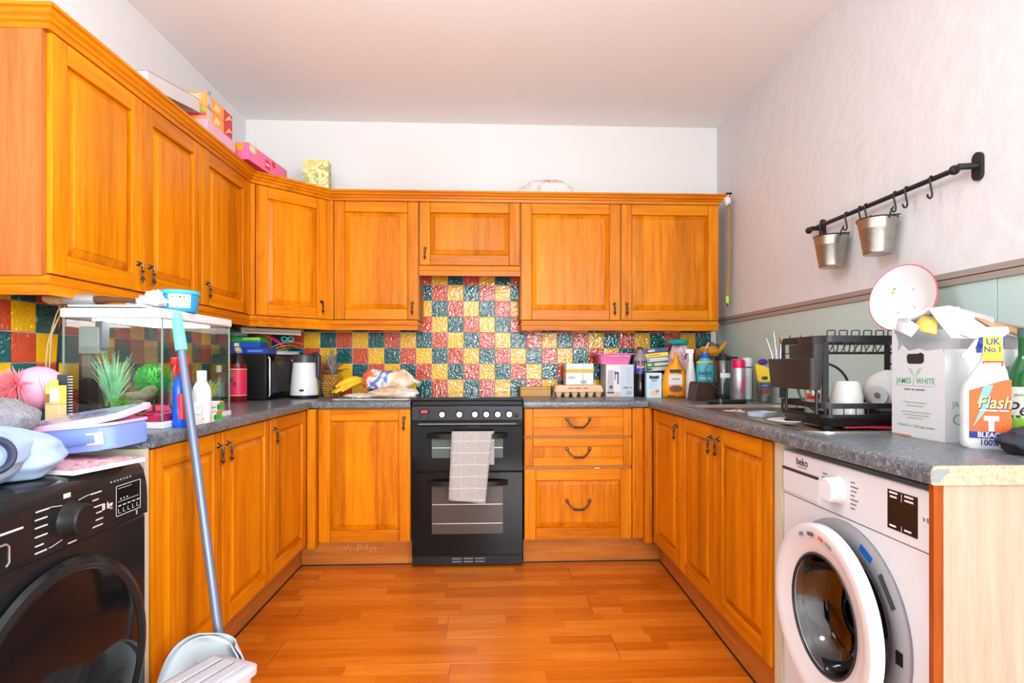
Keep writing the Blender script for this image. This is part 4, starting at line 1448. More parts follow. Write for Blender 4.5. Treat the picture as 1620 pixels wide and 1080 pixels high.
MB().box(0.055, 0.145, -0.0006, 0.001, 0.012, 0.022).build('print', mat('print_lime', (150, 206, 90), 0.5), t)
t = thing('picture_book', 'white picture book lying at the front edge of the microwave top', 'book', (-1.205, -0.340, MT), R(68), GPILE)
MB().box(0, 0.20, 0.02, 0.15, 0.002, 0.018).build('pages', 'paper', t)
MB().box(-0.002, 0.202, -0.002, 0.15, 0.0, 0.0025).box(-0.002, 0.202, -0.002, 0.15, 0.018, 0.0205).build('cover', mat('book_cover', (196, 206, 230), 0.4), t)
t = thing('folded_papers', 'yellow and green leaflets bent over the book on the microwave', 'leaflets', (-1.255, -0.33, MT + 0.021), R(10), GPILE)
MB().grid(lambda u, v_: (0.01 + 0.15 * u, 0.09 * v_, 0.002 + 0.030 * math.sin(u * 2.6) * (1 - 0.3 * v_)), 12, 4).build('yellow_leaflet', mat('leaf_yellow', (236, 196, 40), 0.5), t, solid=0.001)
MB().grid(lambda u, v_: (0.06 + 0.13 * u, -0.01 + 0.09 * v_, 0.001 + 0.016 * math.sin(u * 2.9)), 12, 4).build('green_leaflet', mat('leaf_green', (60, 160, 110), 0.5), t, solid=0.001)
MB().grid(lambda u, v_: (0.0 + 0.17 * u, 0.02 + 0.09 * v_, 0.018 + 0.034 * math.sin(u * 2.4)), 12, 4).build('white_leaflet', 'paper', t, solid=0.001)
tag(MB().grid(lambda u, v_: (-1.385 + 0.20 * u, -0.36 + 0.13 * u * 0.6 + 0.10 * v_, MT + 0.098 + 0.026 * math.sin(u * 3.3 + 0.5) - 0.045 * u * u + 0.006 * math.sin(v_ * 7)), 16, 8).build('pink_cloth', mat('magenta', (222, 34, 118), 0.6), solid=0.002),
    'magenta pink cloth draped over the pile on the microwave', 'cloth', GPILE)
tag(lump((-1.395, -0.43, MT + 0.108), (0.055, 0.05, 0.018), amp=0.35, seed=21).build('grey_cloth', mat('grey_green', (110, 134, 126), 0.8), angle=60), 'grey green folded cloth on the cartons over the microwave', 'cloth', GPILE)
t = thing('scissors', 'turquoise handled scissors on top of the microwave pile', 'scissors', (-1.19, -0.22, MT + 0.075), R(30), GPILE, rot=(R(60), 0, R(30)))
for s_ in (-1, 1):
    MB().mark().lathe([(0.012, -0.003), (0.017, 0), (0.012, 0.003)], 20, cap=False).xf(Matrix.Translation((0.018 * s_, 0.02, 0))).build('finger_loop', mat('turq', (60, 190, 196), 0.4), t, solid=0.004)
MB().prism([(-0.006, 0.01), (0.006, 0.01), (0.002, -0.07), (-0.002, -0.07)], -0.001, 0.001, 'z').build('blade', 'steel', t)
# strip light under the angled cupboard
t = thing('strip_light', 'slim cream strip light fixed under the angled corner cupboard', 'light', (-1.335, -0.438, 1.262), R(44))
MB().box(-0.03, 0.31, 0.0, 0.03, 0.012, 0.030, 0.002).build('housing', 'cream', t)
MB().cyl((-0.015, 0.012, 0.004), (0.295, 0.012, 0.004), 0.0065, seg=10).build('tube', mat('tube_off', (236, 232, 222), 0.3), t)
for x in (-0.03, 0.295):
    MB().box(x, x + 0.015, 0.0, 0.026, -0.004, 0.0115).build('end_cap', 'cream', t)

# squash bottle
t = thing('squash_bottle', 'red squash bottle with pink label in front of the microwave', 'bottle', (-1.315, -0.605, CT))
mat('squash', (120, 14, 30), 0.15)
MB().lathe([(0.0, 0.0), (0.042, 0.0), (0.046, 0.006), (0.046, 0.195), (0.0, 0.195)], 28).build('drink', 'squash', t)
MB().lathe([(0.0463, 0.195), (0.044, 0.205), (0.030, 0.235), (0.016, 0.256), (0.014, 0.266)], 28, cap=False).build('neck', 'clear_plastic', t)
MB().lathe([(0.0, 0.265), (0.0155, 0.265), (0.0155, 0.284), (0.0, 0.285)], 20).build('cap', mat('cap_gold', (196, 170, 110), 0.4), t)
band(t, 0.0468, 0.035, 0.165, -95, 95, mat('label_pink', (218, 40, 84), 0.4))
band(t, 0.0472, 0.168, 0.173, -95, 95, mat('label_gold', (236, 190, 110), 0.4), name='label_edge')
band(t, 0.0472, 0.033, 0.037, -95, 95, 'label_gold', name='label_edge')
for a, z, r_ in ((-20, 0.115, 0.014), (5, 0.095, 0.011), (-32, 0.088, 0.009)):
    MB().mark().lathe([(0, 0.0006), (r_, 0.0006), (r_, 0)], 14).xf(Matrix.Rotation(R(a), 4, 'Z') @ Matrix.Translation((0, -0.0468, z)) @ ROTX(90)).build('fruit_print', mat('fruit_print', (110, 60, 60), 0.4), t)
band(t, 0.0474, 0.134, 0.150, -55, 5, mat('print_leaf', (90, 130, 80), 0.4), name='leaf_print')
t = thing('sauce_bottle', 'small dark bottle with teal label partly hidden behind squash bottle', 'bottle', (-1.395, -0.640, CT))
MB().lathe([(0, 0), (0.026, 0), (0.027, 0.12), (0.02, 0.145), (0.012, 0.155), (0, 0.155)], 20).build('bottle', mat('dark_bottle', (26, 34, 40), 0.2), t)
band(t, 0.0276, 0.03, 0.10, -90, 90, mat('label_teal', (40, 130, 150), 0.4))
MB().lathe([(0.0, 0.155), (0.014, 0.155), (0.014, 0.19), (0.0, 0.192)], 16).build('cap', 'white_plastic', t)

# kettle
t = thing('kettle', 'white cordless kettle with black lid, handle and water gauge', 'kettle', (-1.068, -0.300, CT), R(-12))
MB().lathe([(0, 0), (0.078, 0), (0.080, 0.004), (0.079, 0.018), (0.0, 0.018)], 36).build('power_base', 'black_plastic', t)
MB().lathe([(0, 0.019), (0.077, 0.019), (0.078, 0.026), (0.071, 0.12), (0.063, 0.205), (0.0, 0.205)], 36).build('body', mat('kettle_white', (234, 236, 238), 0.2), t)
MB().lathe([(0.0, 0.206), (0.0635, 0.206), (0.062, 0.225), (0.057, 0.248), (0.050, 0.253), (0.0, 0.255)], 36).build('lid', mat('lid_grey', (66, 68, 74), 0.35), t)
MB().prism([(-0.062, 0.222), (-0.062, 0.205), (-0.078, 0.222)], -0.012, 0.012).build('spout', 'kettle_white', t)
MB().tube([(0.045, 0, 0.250), (0.075, 0, 0.256), (0.088, 0, 0.245), (0.088, 0, 0.18), (0.084, 0, 0.12)], [0.012, 0.013, 0.014, 0.013, 0.011], 12).build('handle', mat('handle_dark', (44, 46, 52), 0.4), t)
q = MB().prism(rounded(0.020, 0.095, 0.009, cz=0.125), -0.003, 0.004)
q.b.verts.ensure_lookup_table()
o = q.build('water_gauge', mat('gauge', (90, 92, 94), 0.3), t)
o.location = (0.020, -0.0685, 0)
o.rotation_euler = (R(-5), 0, R(16))
o = MB().prism(rounded(0.024, 0.012, 0.004, cz=0.048), -0.003, 0.004).build('switch', 'black_plastic', t)
o.location = (0.024, -0.072, 0)
o.rotation_euler = (0, 0, R(16))

# pineapple
t = PIN = thing('pineapple', 'whole ripe pineapple with a spiky grey green crown by the kettle', 'pineapple', (-0.948, -0.150, CT))
mb = MB()
for row in range(9):
    z = 0.008 + row * 0.0135
    rr = 0.050 * math.sqrt(max(0.1, 1 - ((row - 4.0) / 6.2) ** 2))
    n = 14
    for j in range(n):
        a = 2 * PI * (j + 0.5 * (row % 2)) / n
        mb.ball((rr * math.cos(a), rr * math.sin(a), z), (0.0105, 0.0105, 0.0085), 6, 4)
mb.lathe([(0, 0), (0.032, 0.0), (0.044, 0.02), (0.049, 0.06), (0.044, 0.105), (0.03, 0.122), (0, 0.124)], 20)
mb.build('fruit', mat('pine', (170, 122, 46), 0.6, vary=0.45, vscale=60), t, angle=60)
lf = MB()
lf.loft([[(-0.008, 0, 0), (0, -0.003, 0), (0.008, 0, 0), (0, 0.001, 0)], [(-0.008, -0.008, 0.035), (0, -0.011, 0.035), (0.008, -0.008, 0.035), (0, -0.008, 0.036)],
         [(-0.005, -0.026, 0.07), (0, -0.029, 0.070), (0.005, -0.026, 0.07), (0, -0.026, 0.071)], [(-0.0004, -0.046, 0.088), (0, -0.047, 0.088), (0.0004, -0.046, 0.088), (0, -0.0455, 0.089)]], True)
lf = lf.build('leaf', mat('crown', (140, 134, 124), 0.6, vary=0.25, vscale=30))
rnd = random.Random(5)
for ring, (n, s_, tl, z) in enumerate(((9, 0.9, 38, 0.116), (8, 1.1, 16, 0.126), (7, 1.25, -2, 0.132), (5, 1.35, -16, 0.136))):
    for j in range(n):
        o = link('leaf', lf.data, t, (0, 0, z), (R(tl + rnd.uniform(-6, 6)), 0, 2 * PI * j / n + ring * 0.4))
        o.scale = (1.2, 1.15, s_ * rnd.uniform(0.95, 1.2))
bpy.data.objects.remove(lf)

PIN.scale = (1.12, 1.12, 1.08)
# bananas
t = thing('banana_bunch', 'bunch of ripe yellow bananas with brown tips beside the pineapple', 'bananas', (-0.705, -0.262, CT + 0.09), R(0))
mat('banana', (240, 186, 24), 0.5, vary=0.12, vscale=40)
mat('banana_tip', (70, 54, 28), 0.7)
for i, (yaw_, end, L) in enumerate(((188, -0.066, 0.215), (203, -0.064, 0.20), (214, -0.055, 0.17), (178, -0.028, 0.195), (196, -0.030, 0.19))):
    pts = []
    a = R(yaw_)
    for q in range(9):
        u = q / 8
        pts.append((math.cos(a) * L * u, math.sin(a) * L * u - 0.012 * i * (0.3 if i > 2 else 0), end * u + 0.034 * math.sin(u * PI) * (0.6 if i > 2 else 0.8) + (0.010 * math.sin(u * PI) if i > 2 else 0)))
    o = MB().tube(pts, [0.006, 0.012, 0.017, 0.019, 0.0195, 0.0185, 0.016, 0.011, 0.004], 7).build('banana', 'banana', t, angle=30)
    MB().tube([pts[7], pts[8], tuple(Vector(pts[8]) + (Vector(pts[8]) - Vector(pts[7])) * 0.3)], [0.0085, 0.005, 0.003], 7).build('tip', 'banana_tip', o)
MB().tube([(-0.02, 0, -0.006), (0.012, 0.0, 0.008), (0.028, 0, 0.016)], [0.013, 0.011, 0.008], 8).build('stem', mat('banana_stem', (170, 140, 40), 0.7), t)

# glass board and bread bags
t = thing('chopping_board', 'clear glass chopping board lying on the worktop left of the cooker', 'chopping board', (-0.640, -0.400, CT), R(0))
MB().prism(rounded(0.42, 0.30, 0.02), 0.003, 0.008, 'z', bev=0.001).build('glass', mat('board_glass', (186, 190, 190), 0.12, spec=0.6), t)
for x in (-0.18, 0.18):
    for y in (-0.12, 0.12):
        MB().cyl((x, y, 0), (x, y, 0.0035), 0.008, seg=10).build('rubber_foot', 'white_plastic', t)


def bag_mat(name, stops, sc=14):
    m = bpy.data.materials.new(name)
    m.use_nodes = True
    k = NT(m)
    v = k.coords((1, 1, 1), rnd=False)
    sx = k.add('ShaderNodeSeparateXYZ')
    k.link(v, sx.inputs[0])
    f = k.math('ADD', k.math('MULTIPLY', sx.outputs[0], 1.9), k.math('MULTIPLY', k.noise(v, sc, 2, 0.5, 0.6), 0.5))
    k.link(k.ramp(f, stops), k.b.inputs['Base Color'])
    k.b.inputs['Roughness'].default_value = 0.22
    k.bump(k.noise(v, 38, 3, 0.6, 1.5), 0.8, 0.012)
    MATS[name] = m


bag_mat('bread_print', [(0.22, (236, 226, 214)), (0.29, (232, 92, 44)), (0.34, (236, 110, 60)), (0.38, (240, 230, 218)), (0.44, (50, 96, 186)), (0.50, (90, 130, 200)), (0.55, (240, 228, 212)), (0.66, (214, 170, 126)), (0.76, (236, 220, 200))])
bag_mat('bag_clear', [(0.0, (226, 208, 186)), (0.3, (206, 196, 190)), (0.45, (240, 232, 222)), (0.7, (214, 178, 146)), (0.9, (236, 226, 214))])
t = thing('bread_bag', 'loaf of bread in a printed plastic bag on the glass board', 'bread', (-0.735, -0.345, CT + 0.045), R(2))
q = MB()
rings = []
for i in range(19):
    u = i / 18
    e = min(1, u * 7) ** 0.6 * (1 if u < 0.82 else max(0.28, 1 - (u - 0.82) * 3.6))
    hh = 0.062 * e * (1 + 0.10 * math.sin(u * 9))
    ww = 0.062 * e
    rings.append([(0.30 * u, ww * math.cos(2 * PI * j / 20) * (1 + 0.06 * MN.noise(Vector((u * 9, j, 0)))), 0.058 + hh * math.sin(2 * PI * j / 20) * (1 + 0.10 * MN.noise(Vector((u * 8, j * 0.9, 4))))) for j in range(20)])
q.loft(rings, True)
for v in q.b.verts:
    v.co.z = max(v.co.z, 0.012)
q.build('bag', 'bread_print', t, angle=70)
MB().tube([(0.296, 0, 0.055), (0.318, -0.004, 0.05), (0.335, -0.012, 0.036)], [0.016, 0.009, 0.02], 10).build('twisted_end', 'bag_clear', t)
t = thing('bread_bag', 'flattened clear bag of bread rolls under the loaf of bread', 'bread', (-0.80, -0.385, CT + 0.0085), R(-2))
q = lump((0.26, 0.0, 0.022), (0.135, 0.07, 0.034), 32, 16, 0.22, 2.5, 31.0, 0.001)
q.build('bag', 'bag_clear', t, angle=70)
q = lump((0.075, -0.03, 0.010), (0.085, 0.05, 0.014), 24, 12, 0.35, 2.5, 33.0, 0.001)
q.build('loose_end', 'bag_clear', t, angle=70)

# ---------------------------------------------------------------- long-handled dustpan and plastic tray by the left cupboards
t = thing('dustpan', 'long-handled dustpan, white scoop and grey pole, leaning on left worktop edge', 'dustpan', (0, 0, 0))
top = Vector((-0.990, -1.795, 1.252))
mid = Vector((-0.9105, -1.853, 0.893))
bot = Vector((-0.768, -1.962, 0.215))
g0 = top.lerp(mid, 0.30)
MB().tube([g0, bot], 0.0125, 16).build('pole', mat('pole_grey', (112, 122, 146), 0.35, metal=0.3), t)
MB().tube([top, top.lerp(g0, 0.12), top.lerp(g0, 0.5), g0, g0 + (bot - g0) * 0.012], [0.013, 0.0155, 0.0165, 0.0175, 0.0165], 16).build('grip', mat('grip_mint', (110, 208, 204), 0.5), t)
MB().tube([bot + (g0 - bot) * 0.03, bot - (g0 - bot) * 0.10], [0.017, 0.02], 14).build('socket', mat('pan_white', (190, 202, 208), 0.4), t)
# scoop: a wide curved pan with back wall and side walls
P = Matrix.Translation((-0.858, -2.075, 0.035)) @ Matrix.Rotation(R(-6), 4, 'Z') @ Matrix.Rotation(R(-12), 4, 'X') @ Matrix.Rotation(R(22), 4, 'Y') @ Matrix.Scale(0.82, 4)


def pan(u, v_):
    # u: -1..1 across, v: 0 bottom lip .. 1 top of the rounded back plate
    x = (u * 2 - 1)
    wd = 0.135 * (1 - 0.30 * (1 - v_) ** 2) * math.sqrt(max(0.0, 1 - max(0, (v_ - 0.62) / 0.40) ** 2.2))
    return (x * wd, 0.045 * x * x * -1.0 * (1 - 0.35 * v_), 0.39 * v_)


MB().mark().grid(pan, 22, 26).xf(P).build('back_plate', 'pan_white', t, solid=0.004)


def pan2(u, v_):
    x = (u * 2 - 1)
    wd = 0.158 * (1 - 0.30 * (1 - v_) ** 2) * math.sqrt(max(0.0, 1 - max(0, (v_ - 0.60) / 0.42) ** 2.2))
    return (x * wd - 0.008, 0.052 - 0.055 * x * x, 0.385 * v_)


MB().mark().grid(pan2, 22, 26).xf(P).build('outer_hood', 'pan_white', t, solid=0.004)
for i in range(4):
    pts = [P @ Vector((-0.055 + 0.13 * (j / 10), -0.004 - 0.045 * ((-0.055 + 0.13 * j / 10) / 0.135) ** 2, 0.16 + i * 0.042 + 0.014 * math.sin(j / 10 * 5 + i * 0.2))) for j in range(11)]
    MB().tube(pts, 0.0018, 5).build('rib', 'pan_white', t)
t = thing('plastic_tray', 'clear greyish plastic tray standing on the floor beside the dustpan', 'tray', (-0.685, -2.235, 0.0), R(-24))
t.scale = (1, 1, 1.24)
mat('tray_grey', (186, 184, 190), 0.2, alpha=1.0)
q = MB()
rs = [[(x, y, z) for x, y in rounded(a, b, 0.03)] for a, b, z in ((0.13, 0.17, 0.0), (0.14, 0.18, 0.25), (0.158, 0.198, 0.255), (0.158, 0.198, 0.267), (0.14, 0.18, 0.272))]
q.loft(rs, True)
q.build('tub', 'tray_grey', t)
for i in range(3):
    MB().box(-0.055 + i * 0.04, -0.025 + i * 0.04, -0.07, 0.07, 0.2725, 0.277, 0.002).build('lid_ridge', 'tray_grey', t)

# ---------------------------------------------------------------- right of the cooker
t = thing('wooden_block', 'low tan wooden block on the worktop against tiles, right of cooker', 'block', (0.190, -0.200, CT))
MB().box(0, 0.185, 0, 0.15, 0, 0.046, 0.003).build('body', mat('tan_wood', (184, 134, 62), 0.45, vary=0.1, vscale=10), t)
MB().box(0, 0.185, -0.004, 0.15, 0.0465, 0.057, 0.003).build('top', mat('tan_wood_top', (206, 152, 74), 0.45), t)
t = thing('small_tin', 'small dull metal tin between wooden block and egg carton', 'tin', (0.398, -0.150, CT))
MB().lathe([(0, 0), (0.02, 0), (0.021, 0.05), (0, 0.05)], 16).build('tin', mat('tin', (130, 118, 104), 0.35, metal=0.7), t)
MB().lathe([(0, 0.0505), (0.0215, 0.0505), (0.0215, 0.058), (0, 0.059)], 16).build('lid', mat('tin_lid', (96, 84, 74), 0.35, metal=0.7), t)

mat('egg_card', (226, 190, 150), 0.9, vary=0.06, vscale=60)
t = thing('egg_carton', 'beige cardboard egg carton under the white and orange box', 'egg carton', (0.540, -0.200, CT))
mb = MB()
mb.loft([[(x, y, z) for x, y in rounded(a, b, 0.014)] for a, b, z in ((0.296, 0.112, 0.030), (0.298, 0.114, 0.036), (0.28, 0.098, 0.068), (0.262, 0.082, 0.071))], True)
mb.build('lid', 'egg_card', t)
mb = MB()
for i in range(6):
    for j in (-1, 1):
        mb.lathe([(0.0, 0.0), (0.012, 0.0), (0.018, 0.012), (0.0245, 0.031), (0.0, 0.031)], 12, (-0.120 + i * 0.048, j * 0.026))
mb.build('tray', 'egg_card', t)
text(t, '#### #####  ####', 0.014, mat('ink_red', (206, 60, 50), 0.6), (0, -0.0546, 0.052), rot=(R(-14), 0, 0))
t = thing('card_box', 'white carton with orange band standing on the egg carton', 'carton', (0.462, -0.245, CT + 0.0725), R(2))
MB().box(0, 0.166, 0, 0.09, 0, 0.128, 0.001).build('box', 'carton_white', t)
MB().box(-0.0005, 0.1665, -0.0006, 0.0905, 0.072, 0.094).build('orange_band', mat('band_orange', (242, 172, 66), 0.5), t)
MB().box(0.102, 0.1035, -0.001, 0, 0, 0.128).build('seam', 'print_grey', t)
for i in range(3):
    MB().box(0.012, 0.05 + 0.008 * (i % 2), -0.0008, 0, 0.036 + i * 0.006, 0.0385 + i * 0.006).build('print_line', 'print_grey', t)
for i in range(7):
    MB().box(0.09 + i * 0.005, 0.0925 + i * 0.005, -0.0012, 0, 0.006, 0.026).build('barcode_bar', 'print_grey', t)
t = thing('wire_twist', 'small dark twisted wire lying on the white and orange carton', 'wire', (0.56, -0.23, CT + 0.203))
MB().tube([(-0.02 + 0.004 * i + 0.010 * math.cos(i * 1.3), 0.012 * math.sin(i * 1.3), 0.004 + 0.008 * abs(math.sin(i * 0.9))) for i in range(12)], 0.0022, 6).build('wire', 'black_matte', t)

t = thing('kettle_box', 'white kettle packaging box with kettle picture, under the pink tub', 'box', (0.703, -0.245, CT))
MB().box(0, 0.168, 0, 0.17, 0, 0.194, 0.0012).build('box', mat('kbox', (232, 230, 236), 0.35), t)
MB().box(0.088, 0.1683, -0.0005, 0.01, 0.001, 0.1935).build('pale_panel', mat('kbox_pale', (206, 216, 228), 0.35), t)
MB().box(0.0, 0.088, -0.0005, 0.01, 0.001, 0.030).build('worktop_print', mat('kbox_pink', (210, 178, 166), 0.4), t)
MB().prism([(0.008, 0.030), (0.048, 0.030), (0.044, 0.16), (0.013, 0.16)], -0.0012, 0).build('kettle_print', mat('kprint', (176, 172, 182), 0.3), t)
MB().box(0.008, 0.048, -0.0014, 0, 0.020, 0.030).build('kettle_base_print', mat('kprint_dark', (70, 60, 70), 0.3), t)
MB().box(0.052, 0.058, -0.0014, 0, 0.10, 0.155).box(0.052, 0.078, -0.0014, 0, 0.135, 0.15).box(0.068, 0.078, -0.0014, 0, 0.075, 0.14).build('handle_print', mat('kprint_grey', (96, 92, 100), 0.3), t)
MB().mark().lathe([(0, 0.001), (0.010, 0.001), (0.010, 0)], 14).xf(Matrix.Translation((0.031, -0.001, 0.058)) @ ROTX(90)).build('badge_print', 'kprint_dark', t)
for i in range(8):
    MB().box(0.125, 0.158 - 0.006 * (i % 3), -0.001, 0, 0.085 + i * 0.012, 0.0885 + i * 0.012).build('print_line', mat('print_pale', (164, 172, 190), 0.5), t)
text(t, '### #', 0.020, 'print_grey', (0.135, -0.001, 0.055))
for i in range(7):
    MB().box(0.123 + i * 0.005, 0.1255 + i * 0.005, -0.001, 0, 0.012, 0.034).build('barcode_bar', 'print_grey', t)
t = thing('washing_up_bowl', 'pink plastic tub with wide rim on top of the kettle box', 'tub', (0.762, -0.165, CT + 0.195))
mat('pink_tub', (232, 124, 176), 0.5)
mb = MB()
mb.loft([[(x, y, z) for x, y in rounded(a, b, 0.02)] for a, b, z in ((0.175, 0.14, 0.0), (0.20, 0.165, 0.055), (0.205, 0.17, 0.058), (0.24, 0.19, 0.061), (0.24, 0.19, 0.066), (0.19, 0.155, 0.067), (0.17, 0.13, 0.010))], True)
mb.build('tub', 'pink_tub', t)
MB().grid(lambda u, v_: (-0.07 + 0.16 * u, -0.062 - 0.0225 * v_, 0.008 + 0.05 * v_ + 0.002 * math.sin(u * 12)), 16, 4).build('wrinkled_film', mat('pink_film', (240, 148, 192), 0.3), t, solid=0.001)

o = tag(MB().box(-0.012, 0.014, -0.003, 0.012, 0.0, 0.005, 0.001).build('paper_scrap', 'paper'), 'tiny white paper scrap on the edge of the bottom drawer', 'paper')
o.location = (0.585, -0.575, 0.5225)
# cola bottle
t = thing('cola_bottle', 'large cola bottle with blue label and dark drink by kettle box', 'bottle', (0.914, -0.230, CT))
MB().lathe([(0, 0.002), (0.03, 0.0), (0.040, 0.012), (0.0415, 0.05), (0.037, 0.085), (0.0405, 0.12), (0.042, 0.150), (0.0, 0.150)], 28).build('drink', mat('cola', (20, 12, 12), 0.1), t)
MB().lathe([(0.0422, 0.150), (0.0425, 0.21), (0.038, 0.235), (0.024, 0.262), (0.014, 0.278), (0.0135, 0.285)], 28).build('bottle_top', mat('cola_top', (150, 140, 132), 0.25), t)
MB().lathe([(0, 0.285), (0.0155, 0.285), (0.0155, 0.300), (0, 0.301)], 18).build('cap', mat('cap_black', (40, 34, 36), 0.4), t)
mat('cola_blue', (14, 40, 110), 0.35)
band(t, 0.0432, 0.138, 0.216, -180, 180, 'cola_blue')
for nm, col, f in (('red', (208, 30, 44), 1), ('blue', (20, 70, 180), -1)):
    MB().grid(lambda u, v_: (0.0436 * math.sin(R(-38 + 56 * u)), -0.0436 * math.cos(R(-38 + 56 * u)), 0.180 + f * (0.006 + 0.0 * u + v_ * max(0.001, 0.021 * math.sqrt(max(0.0, 1 - (2 * u - 1) ** 2)) - 0.006))), 16, 3).build('emblem_' + nm, mat('emb_' + nm, col, 0.35), t)
MB().grid(lambda u, v_: (0.0435 * math.sin(R(-38 + 56 * u)), -0.0435 * math.cos(R(-38 + 56 * u)), 0.174 + 0.012 * v_), 16, 2).build('emblem_white', 'ink_white', t)
text(t, 'PEPSI', 0.012, 'ink_black', (0, 0, 0.180), rot=(0, 0, R(-10)), wrap=0.0440, bold=0.0003)
band(t, 0.0436, 0.152, 0.202, 28, 44, mat('cola_lime', (176, 206, 120), 0.4), name='side_print')
band(t, 0.0436, 0.142, 0.149, -34, -8, mat('cola_red', (190, 30, 60), 0.4), name='price_print')

# stack of boxed games and DVDs
GS = 'stack of boxes behind the rice'
cols = [((120, 110, 104), 'brown'), ((206, 204, 200), 'off-white'), ((90, 96, 110), 'slate'), ((214, 212, 206), 'cream'), ((186, 190, 186), 'silver'), ((84, 150, 60), 'green'), ((196, 200, 206), 'pale grey'), ((240, 208, 60), 'yellow'), ((22, 40, 110), 'navy')]
z = CT
places = ['at the bottom of the stack', 'second from the bottom of the stack', 'third from the bottom of the stack', 'fourth from the bottom of the stack', 'in the middle of the stack', 'just below the pale grey case', 'just below the yellow case', 'just below the topmost case', 'on top of the stack']
for i, (c_, nm) in enumerate(cols):
    hh = 0.030 if i < 4 else 0.027
    hh = 0.045 if i == 0 else hh
    tl = 0 if i < 4 else -3.5 - (i - 4) * 0.8
    t = thing('game_case', '%s flat case %s behind the rice box' % (nm, places[i]), 'case', (0.935 + 0.004 * (i % 3) - 0.004 * max(0, i - 3), -0.20 + 0.006 * (i % 2), z + (0.014 if i >= 4 else 0)), 0, GS, rot=(0, R(tl), R(2 - i)))
    MB().box(0, 0.175, 0, 0.13, 0, hh - 0.002, 0.001).build('case', mat('case%d' % i, c_, 0.4), t)
    if i in (1, 2, 3, 4, 5, 6):
        MB().box(0.008, 0.06, -0.0006, 0.001, 0.006, hh - 0.008).build('spine_print', mat('spine%d' % i, [(0, 0, 0), (70, 80, 90), (190, 190, 190), (178, 40, 60), (60, 90, 60), (230, 236, 226), (110, 160, 60)][i], 0.5), t)
        MB().box(0.08, 0.17, -0.0006, 0.001, 0.004, hh - 0.006).build('spine_label', mat('spinew', (222, 222, 220), 0.5), t)
    if i == 7:
        text(t, '#########', 0.014, mat('gold_print', (170, 130, 20), 0.5), (0.09, -0.0008, 0.0125))
    if i == 8:
        MB().box(0.05, 0.09, -0.0006, 0.001, 0.006, 0.018).build('spine_label', 'spinew', t)
    z += hh

t = thing('rice_box', 'pale blue and white box of rice cereal on the worktop', 'carton', (0.922, -0.345, CT), R(-3))
MB().box(0, 0.088, 0, 0.045, 0, 0.146, 0.001).build('box', mat('rice_blue', (196, 224, 236), 0.4), t)
MB().box(0.0883, 0.0888, 0.001, 0.044, 0.002, 0.144).build('side', mat('rice_side', (206, 206, 200), 0.5), t)
MB().prism([(0.014, 0.130), (0.018, 0.110), (0.070, 0.110), (0.074, 0.130), (0.044, 0.126)], -0.0008, 0).build('brand_shield', mat('shield', (60, 50, 44), 0.5), t)
text(t, 'RICE', 0.015, 'ink_black', (0.044, -0.0008, 0.099), bold=0.0004)
MB().mark().ball((0.044, -0.0004, 0.026), (0.026, 0.0008, 0.016), 14, 8).build('bowl_print', mat('rice_bowl', (236, 196, 160), 0.5), t)
MB().mark().ball((0.062, -0.0006, 0.038), (0.012, 0.0009, 0.010), 12, 8).build('fruit_print', mat('rice_fruit', (230, 120, 90), 0.5), t)
for i in range(5):
    MB().box(0.016, 0.038 + 0.02 * (i % 2), -0.0006, 0, 0.055 + i * 0.007, 0.058 + i * 0.007).build('print_line', mat('rice_line', (150, 186, 206), 0.5), t)

t = thing('pet_food_bag', 'bright orange pointed pet food bag between rice box and white spray', 'bag', (1.083, -0.355, CT), R(-4))
out = [(-0.066, 0.0), (0.064, 0.0), (0.070, 0.07), (0.068, 0.14), (0.040, 0.185), (0.022, 0.225), (0.014, 0.268), (0.004, 0.270), (-0.006, 0.222), (-0.045, 0.175), (-0.064, 0.13), (-0.069, 0.06)]
mb = MB()
cx_, cz_ = 0.0, 0.09
fr_ = [[(x * k_ + cx_ * (1 - k_), y_, z_ * k_ + cz_ * (1 - k_)) for x, z_ in out] for k_, y_ in ((1.0, 0.004), (1.0, -0.006), (0.86, -0.022), (0.5, -0.030))]
mb.loft(fr_, True)
mb.build('front', mat('bag_orange', (246, 158, 10), 0.35), t, angle=50)
mb = MB()
mb.loft([[(x * k_ + cx_ * (1 - k_) + 0.012 * q, y_, z_ * k_ + cz_ * (1 - k_)) for x, z_ in out] for k_, y_, q in ((1.0, 0.005, 0), (1.0, 0.03, 1), (0.9, 0.05, 1.5))], True)
m = bpy.data.materials.new('bag_side')
m.use_nodes = True
k = NT(m)
k.link(k.ramp(k.noise(k.coords(), 45, 2), [(0.42, (50, 30, 60)), (0.5, (220, 200, 206)), (0.58, (190, 60, 110))]), k.b.inputs['Base Color'])
MATS['bag_side'] = m
mb.build('gusset', 'bag_side', t, angle=50)
MB().prism(rounded(0.078, 0.062, 0.008, cz=0.105), -0.0312, -0.029).build('white_panel', 'ink_white', t)
MB().prism([(-0.034, 0.166), (-0.030, 0.146), (0.030, 0.146), (0.034, 0.166)], -0.0325, -0.024).build('brand_shield', 'shield', t)
MB().box(-0.03, 0.03, -0.0318, -0.030, 0.076, 0.079).build('panel_rule', 'bag_orange', t)
text(t, '######', 0.014, mat('bag_print', (196, 130, 40), 0.5), (0, -0.0316, 0.110))
MB().mark().ball((0.002, -0.0302, 0.056), (0.038, 0.001, 0.018), 18, 8).build('bowl_print', mat('food_print', (120, 84, 60), 0.6, vary=0.4, vscale=200), t)
MB().mark().ball((0.002, -0.0290, 0.048), (0.044, 0.001, 0.016), 18, 8).build('dish_print', mat('dish_print', (226, 70, 50), 0.5), t)
text(t, '### ##', 0.013, 'ink_black', (-0.02, -0.0225, 0.013))

